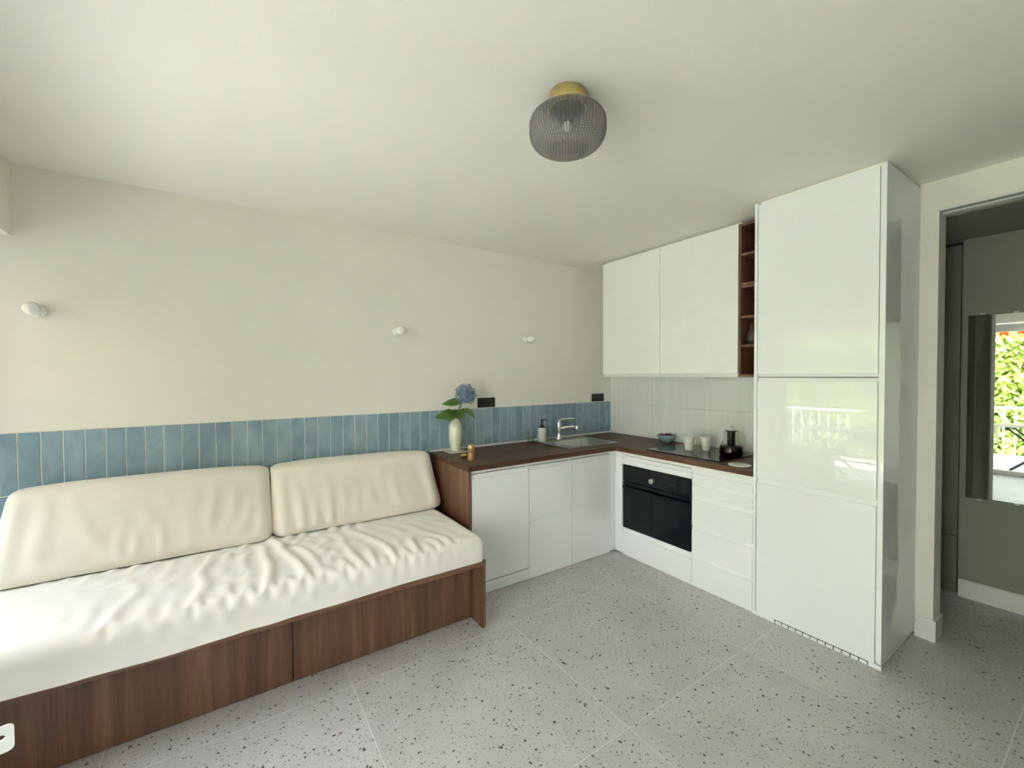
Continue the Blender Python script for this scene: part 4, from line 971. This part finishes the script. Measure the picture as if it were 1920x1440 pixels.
for k, c in enumerate(CUSH):
    P, n = cushion_base(*c); X, Y, Z = P[..., 0], P[..., 1], P[..., 2]
    pin = np.zeros(X.shape); pin[:, 0] = 1; pin[:, -1] = 1; pin[0, :] = 1; pin[-1, :] = 1
    e = np.minimum(X - c[0], c[1] - X); lo = np.clip((.84 - Z) / .2, 0, 1)
    m = np.clip(.9 * np.exp(-(e / .11) ** 2) + .7 * lo * np.clip((fbm(X * 2.2, Z * 2, 33 + k) - .30) * 3, 0, 1), 0.13, 1)
    fr = np.where(Y < -0.13, 1.0, 0.0)
    D, _h = relax(P, n, pin, .085 * m, .03 * m, its=460, seed=9 + k, f=.12, amp=0.004, fold=guide(X, Z, FOLDS[k]) * fr * 1.4)
    D[..., 1] = np.where(P[..., 1] + D[..., 1] > -0.0125, -0.0125 - P[..., 1], D[..., 1])
    tag(cloth_obj('back_cushion', P, D, 'throw', ((c[0] + c[1]) / 2, -0.15, 0.540)), LAB[k], 'cushion', 'throw covered back cushions')

# ------------------------------------------------------------------ white bracket at the picture's edge
wb = thing('bracket_stand', (-3.80, -1.47, 0), 'thin white metal stand with a drilled plate, by the window end of the bench', 'stand')
pd_ = Vector((0.25, -0.95, 0)).normalized()
ex_ = Vector((0.95, 0.25, 0)).normalized()
base = Vector((-3.786, -1.47, 0))
MB().tube([base, base + Vector((0, 0, 0.548))], 0.011, 12).build('post', 'white_metal', wb)
MB().lathe([(0.0001, 0.0005), (0.09, 0.0005), (0.09, 0.006), (0.012, 0.012)], tuple(base), 28).build('foot', 'white_metal', wb)

# ------------------------------------------------------------------ hall: cupboard, mirrors
hc = thing('hall_cupboard', (0.95, -2.0, 0), 'pale built-in hall cupboard with two doors beyond the doorway', 'cupboard')
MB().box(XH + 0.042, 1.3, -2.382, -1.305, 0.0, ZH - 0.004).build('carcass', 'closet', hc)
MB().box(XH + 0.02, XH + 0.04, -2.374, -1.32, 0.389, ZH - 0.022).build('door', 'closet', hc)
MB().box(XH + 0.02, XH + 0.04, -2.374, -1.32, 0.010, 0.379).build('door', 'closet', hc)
MB().box(XH + 0.0415, XH + 0.0445, -2.38, -1.32, ZH - 0.021, ZH - 0.004).build('top_gap', 'dark_gap', hc)
def wall_mirror(y0, y1, z0, z1, clips, label):
    t = thing('wall_mirror', (XH - 0.003, (y0 + y1) / 2, z0), label, 'mirror', 'frameless mirrors on the hall wall')
    MB().box(XH - 0.006, XH - 0.0005, y1 + 0.0, y0, z0, z1, 0.0012).build('mirror_glass', 'mirror', t)
    for (y, z, s_) in clips:
        MB().box(XH - 0.010, XH - 0.0005, y - 0.011, y + 0.011, z if s_ > 0 else z - 0.010, z + 0.010 if s_ > 0 else z, 0.001).build('mirror_clip', 'clip', t)
    return t
wall_mirror(-2.4125, -2.5105, 0.66, 1.832, [(-2.475, 1.832, 1), (-2.475, 0.66, -1)], 'narrow frameless mirror strip next to the hall cupboard')
wall_mirror(-2.5125, -2.91, 0.668, 1.828, [(-2.612, 1.828, 1), (-2.63, 0.668, -1)], 'wide frameless hall mirror that shows the green garden')

# ------------------------------------------------------------------ balcony and garden (seen in mirrors and glossy doors), plus added light blockers and reflector
struct('floor_balcony', MB().box(-6.1, XW - 0.17, -5.2, 1.0, -0.12, -0.02), 'balcony')
struct('ground', MB().box(-40, -6.1, -30, 25, -0.5, -0.3), 'lawn')
struct('balcony_side_blocker', MB().box(-6.1, XW - 0.171, -4.00, -3.85, -0.02, 2.62), 'wall')  # unseen partition added to cut oblique light from outside
struct('balcony_middle_blocker', MB().box(-6.05, XW - 0.171, -1.62, -1.50, -0.02, 2.62), 'light_blocker')  # unseen dark partition added to keep light off the left wall
struct('wall_balcony_end', MB().box(-6.1, XW - 0.171, 0.62, 0.75, -0.02, 2.62), 'wall')
rl = thing('balcony_railing', (-6.0, -2.0, -0.02), 'white metal balcony railing in front of the green hedge', 'railing')
MB().box(-6.035, -5.985, -3.44, 0.61, 0.87, 0.905).build('top_rail', 'white_metal', rl)
MB().box(-6.02, -6.0, -3.44, 0.61, 0.08, 0.11).build('bottom_rail', 'white_metal', rl)
b0 = MB().box(-6.018, -6.002, -0.008, 0.008, 0.11, 0.87).build('baluster', 'white_metal', rl)
for k in range(32):
    o = b0 if k == 0 else b0.copy()
    if k: COL.objects.link(o); o.parent = rl
    o.location = (0, 0.55 - 0.128 * k, 0)
for y in (0.585, -1.45, -3.415): MB().box(-6.03, -5.99, y - 0.02, y + 0.02, -0.0195, 0.87).build('post', 'white_metal', rl)

aw = thing('awning', (-4.8, -2.0, 2.2), 'orange and cream striped awning with a scalloped valance outside the window', 'awning')
MB().prism([(XW - 0.175, 2.34), (-5.0, 2.17), (-5.0, 2.176), (XW - 0.175, 2.346)], -3.43, 0.6, 'XZ').build('fabric', 'awning', aw)
va = MB(); n_s = 23; w_s = 4.03 / n_s
for k in range(n_s):
    y = -3.43 + k * w_s; pts = [(y, 2.168), (y + w_s, 2.168)] + [(y + w_s * (1 - q / 8), 2.045 - 0.035 * math.sin(PI * q / 8)) for q in range(9)]
    va.prism(pts, -5.003, -5.0, 'YZ')
va.build('valance', 'awning', aw)
MB().box(-5.02, -4.985, -3.43, 0.6, 2.150, 2.169).build('front_bar', 'white_metal', aw)

def balcony_table(y0, y1, label, cloth_end, cmat):
    x0, x1, z = -5.30, -4.80, 0.69
    t = thing('folding_table', ((x0 + x1) / 2, (y0 + y1) / 2, -0.02), label, 'table')
    MB().box(x0, x1, y1, y0, z - 0.025, z).build('table_top', 'tablecloth', t)
    for x in (x0 + 0.06, x1 - 0.06):
        MB().tube([(x, y0 - 0.1, -0.02), (x, y1 + 0.1, z - 0.025)], 0.014, 8).build('leg', 'black_metal', t)
        MB().tube([(x + 0.03, y1 + 0.1, -0.02), (x + 0.03, y0 - 0.1, z - 0.025)], 0.014, 8).build('leg', 'black_metal', t)
    ye = cloth_end
    c = MB().prism([(x0 + 0.02, z + 0.001), (x1 - 0.02, z + 0.001), (x1 - 0.02, z - 0.1), ((x0 + x1) / 2, z - 0.36), (x0 + 0.02, z - 0.1)], ye, ye + (0.004 if ye > (y0 + y1) / 2 else -0.004), 'XZ')
    c.box(x0 + 0.02, x1 - 0.02, min(ye, (y0 + y1) / 2), max(ye, (y0 + y1) / 2), z + 0.001, z + 0.004)
    c.build('hanging_cloth', cmat, t)
    return t
balcony_table(-0.10, -1.06, 'white folding balcony table with a pale cloth hanging at its end', -1.066, 'tablecloth')
balcony_table(-1.82, -2.70, 'white folding balcony table with an olive cloth hanging at its end', -1.813, 'olive_cloth')

cu = MB(); NU = 60; P = np.zeros((NU, 12, 3))
for i in range(NU):
    s = i / (NU - 1); y = -1.44 - 0.27 * s
    for j in range(12): P[i, j] = (XW + 0.075 + 0.022 * math.sin(s * 2 * PI * 7), y, 0.03 + (2.10 - 0.03) * j / 11)
cu.grid(P)
co = cu.build('curtain', 'curtain', None, (XW + 0.075, -1.57, 0.03))
m = co.modifiers.new('thickness', 'SOLIDIFY'); m.thickness = 0.004
tag(co, 'dark green curtain drawn together between the two windows', 'curtain')

# hedge
def leaf_box(x0, x1, y0, y1, z0, z1, n, seed):
    rng = np.random.RandomState(seed)
    y = rng.uniform(y0, y1, n); z = z0 + (z1 - z0) * rng.uniform(0, 1, n) ** 0.8
    bul = 0.35 * (fbm(y * 0.9 + 20, z * 0.9 + 5, 71) - 0.5) * 2
    top = z1 + 0.5 * (fbm(y * 0.7 + 9, np.full(n, 3.3), 75) - 0.5)
    z = np.where(z > top, top - rng.uniform(0, 0.4, n), z)
    x = x1 + bul - np.abs(rng.normal(size=n)) * 0.16 - np.maximum(0, z - top + 0.5) * 0.8
    q = np.stack([x, y, z], -1); a = rng.normal(size=(n, 3)); a /= np.linalg.norm(a, axis=1, keepdims=True)
    b = np.cross(a, np.array((1, 0, 0.5)) + 0.5 * rng.normal(size=(n, 3))); b /= np.linalg.norm(b, axis=1, keepdims=True) + 1e-9
    L = rng.uniform(0.07, 0.14, (n, 1)); W = L * 0.42
    vs = np.stack([q - a * L, q + b * W, q + a * L, q - b * W], 1).reshape(-1, 3).tolist()
    fs = np.arange(4 * n).reshape(-1, 4).tolist()
    return MB().add(vs, fs)
he = thing('garden_hedge', (-9.6, 1.0, -0.3), 'tall leafy yellow-green hedge beyond the balcony railing', 'hedge')
hc_ = MB(); NY, NZ = 60, 14; P = np.zeros((NY, NZ, 3))
for i in range(NY):
    y = -3.0 + 12 * i / (NY - 1); top = 2.75 + 0.5 * (float(fbm(np.array(y * 0.7 + 9), np.array(3.3), 75)) - 0.5)
    for j in range(NZ):
        t = j / (NZ - 1)
        if t < 0.6: z = -0.3 + (top + 0.3) * t / 0.6; x = -9.0 - max(0, t - 0.45) * 2
        else: x = -9.3 - 1.4 * (t - 0.6) / 0.4; z = top - 0.5 * ((t - 0.6) / 0.4) ** 2
        P[i, j] = (x - 0.2, y, z)
hc_.grid(P).build('inner_mass', 'foliage_core', he)
tag(leaf_box(-10.5, -8.9, -3.1, 9, -0.3, 2.9, 26000, 5).build('foliage', 'foliage', he), kind='stuff')

ho = thing('bounce_reflector', (-15, -8, -0.3), 'unseen pale house across the garden, beside the hedge', 'reflector')  # out of view, added for the neutral light it bounces indoors
MB().box(-20, -14, -16, -3.4, -0.3, 6.2).build('wall', 'wall', ho)
MB().prism([(-20.4, 6.2), (-13.6, 6.2), (-17, 8.2)], -16.3, -3.1, 'XZ').build('roof', 'bark', ho)
for y in (-5.2, -8.2, -11.2, -14.2):
    for z in (0.8, 3.8):
        MB().box(-14.02, -13.98, y - 0.55, y + 0.55, z, z + 1.3).build('window', 'black_glass', ho)

# the white plate of the bracket stand (cut with a screw hole)
def plate():
    w, h_, t = 0.034, 0.034, 0.003
    mb = MB(); c0 = base + Vector((0, 0, 0.548)) + ex_ * 0.028
    out = rrect(-w, w, -h_, h_, 0.012, 5); n = len(out); hr = 0.007; hc_ = (0.012, 0.006)
    inn = [(hc_[0] + hr * math.cos(2 * PI * k / n + PI / 8), hc_[1] + hr * math.sin(2 * PI * k / n + PI / 8)) for k in range(n)]
    vs = []
    for sgn in (-1, 1):
        for ring in (out, inn): vs += [c0 + ex_ * p[0] + Vector((0, 0, p[1])) + pd_ * t * sgn for p in ring]
    fs = []
    for k in range(n):
        q = (k + 1) % n
        fs += [(k, q, n + q, n + k), (2 * n + k, 2 * n + q, 3 * n + q, 3 * n + k), (k, q, 2 * n + q, 2 * n + k), (n + k, n + q, 3 * n + q, 3 * n + k)]
    return mb.add(vs, fs)
plate().build('drilled_plate', 'white_metal', wb)
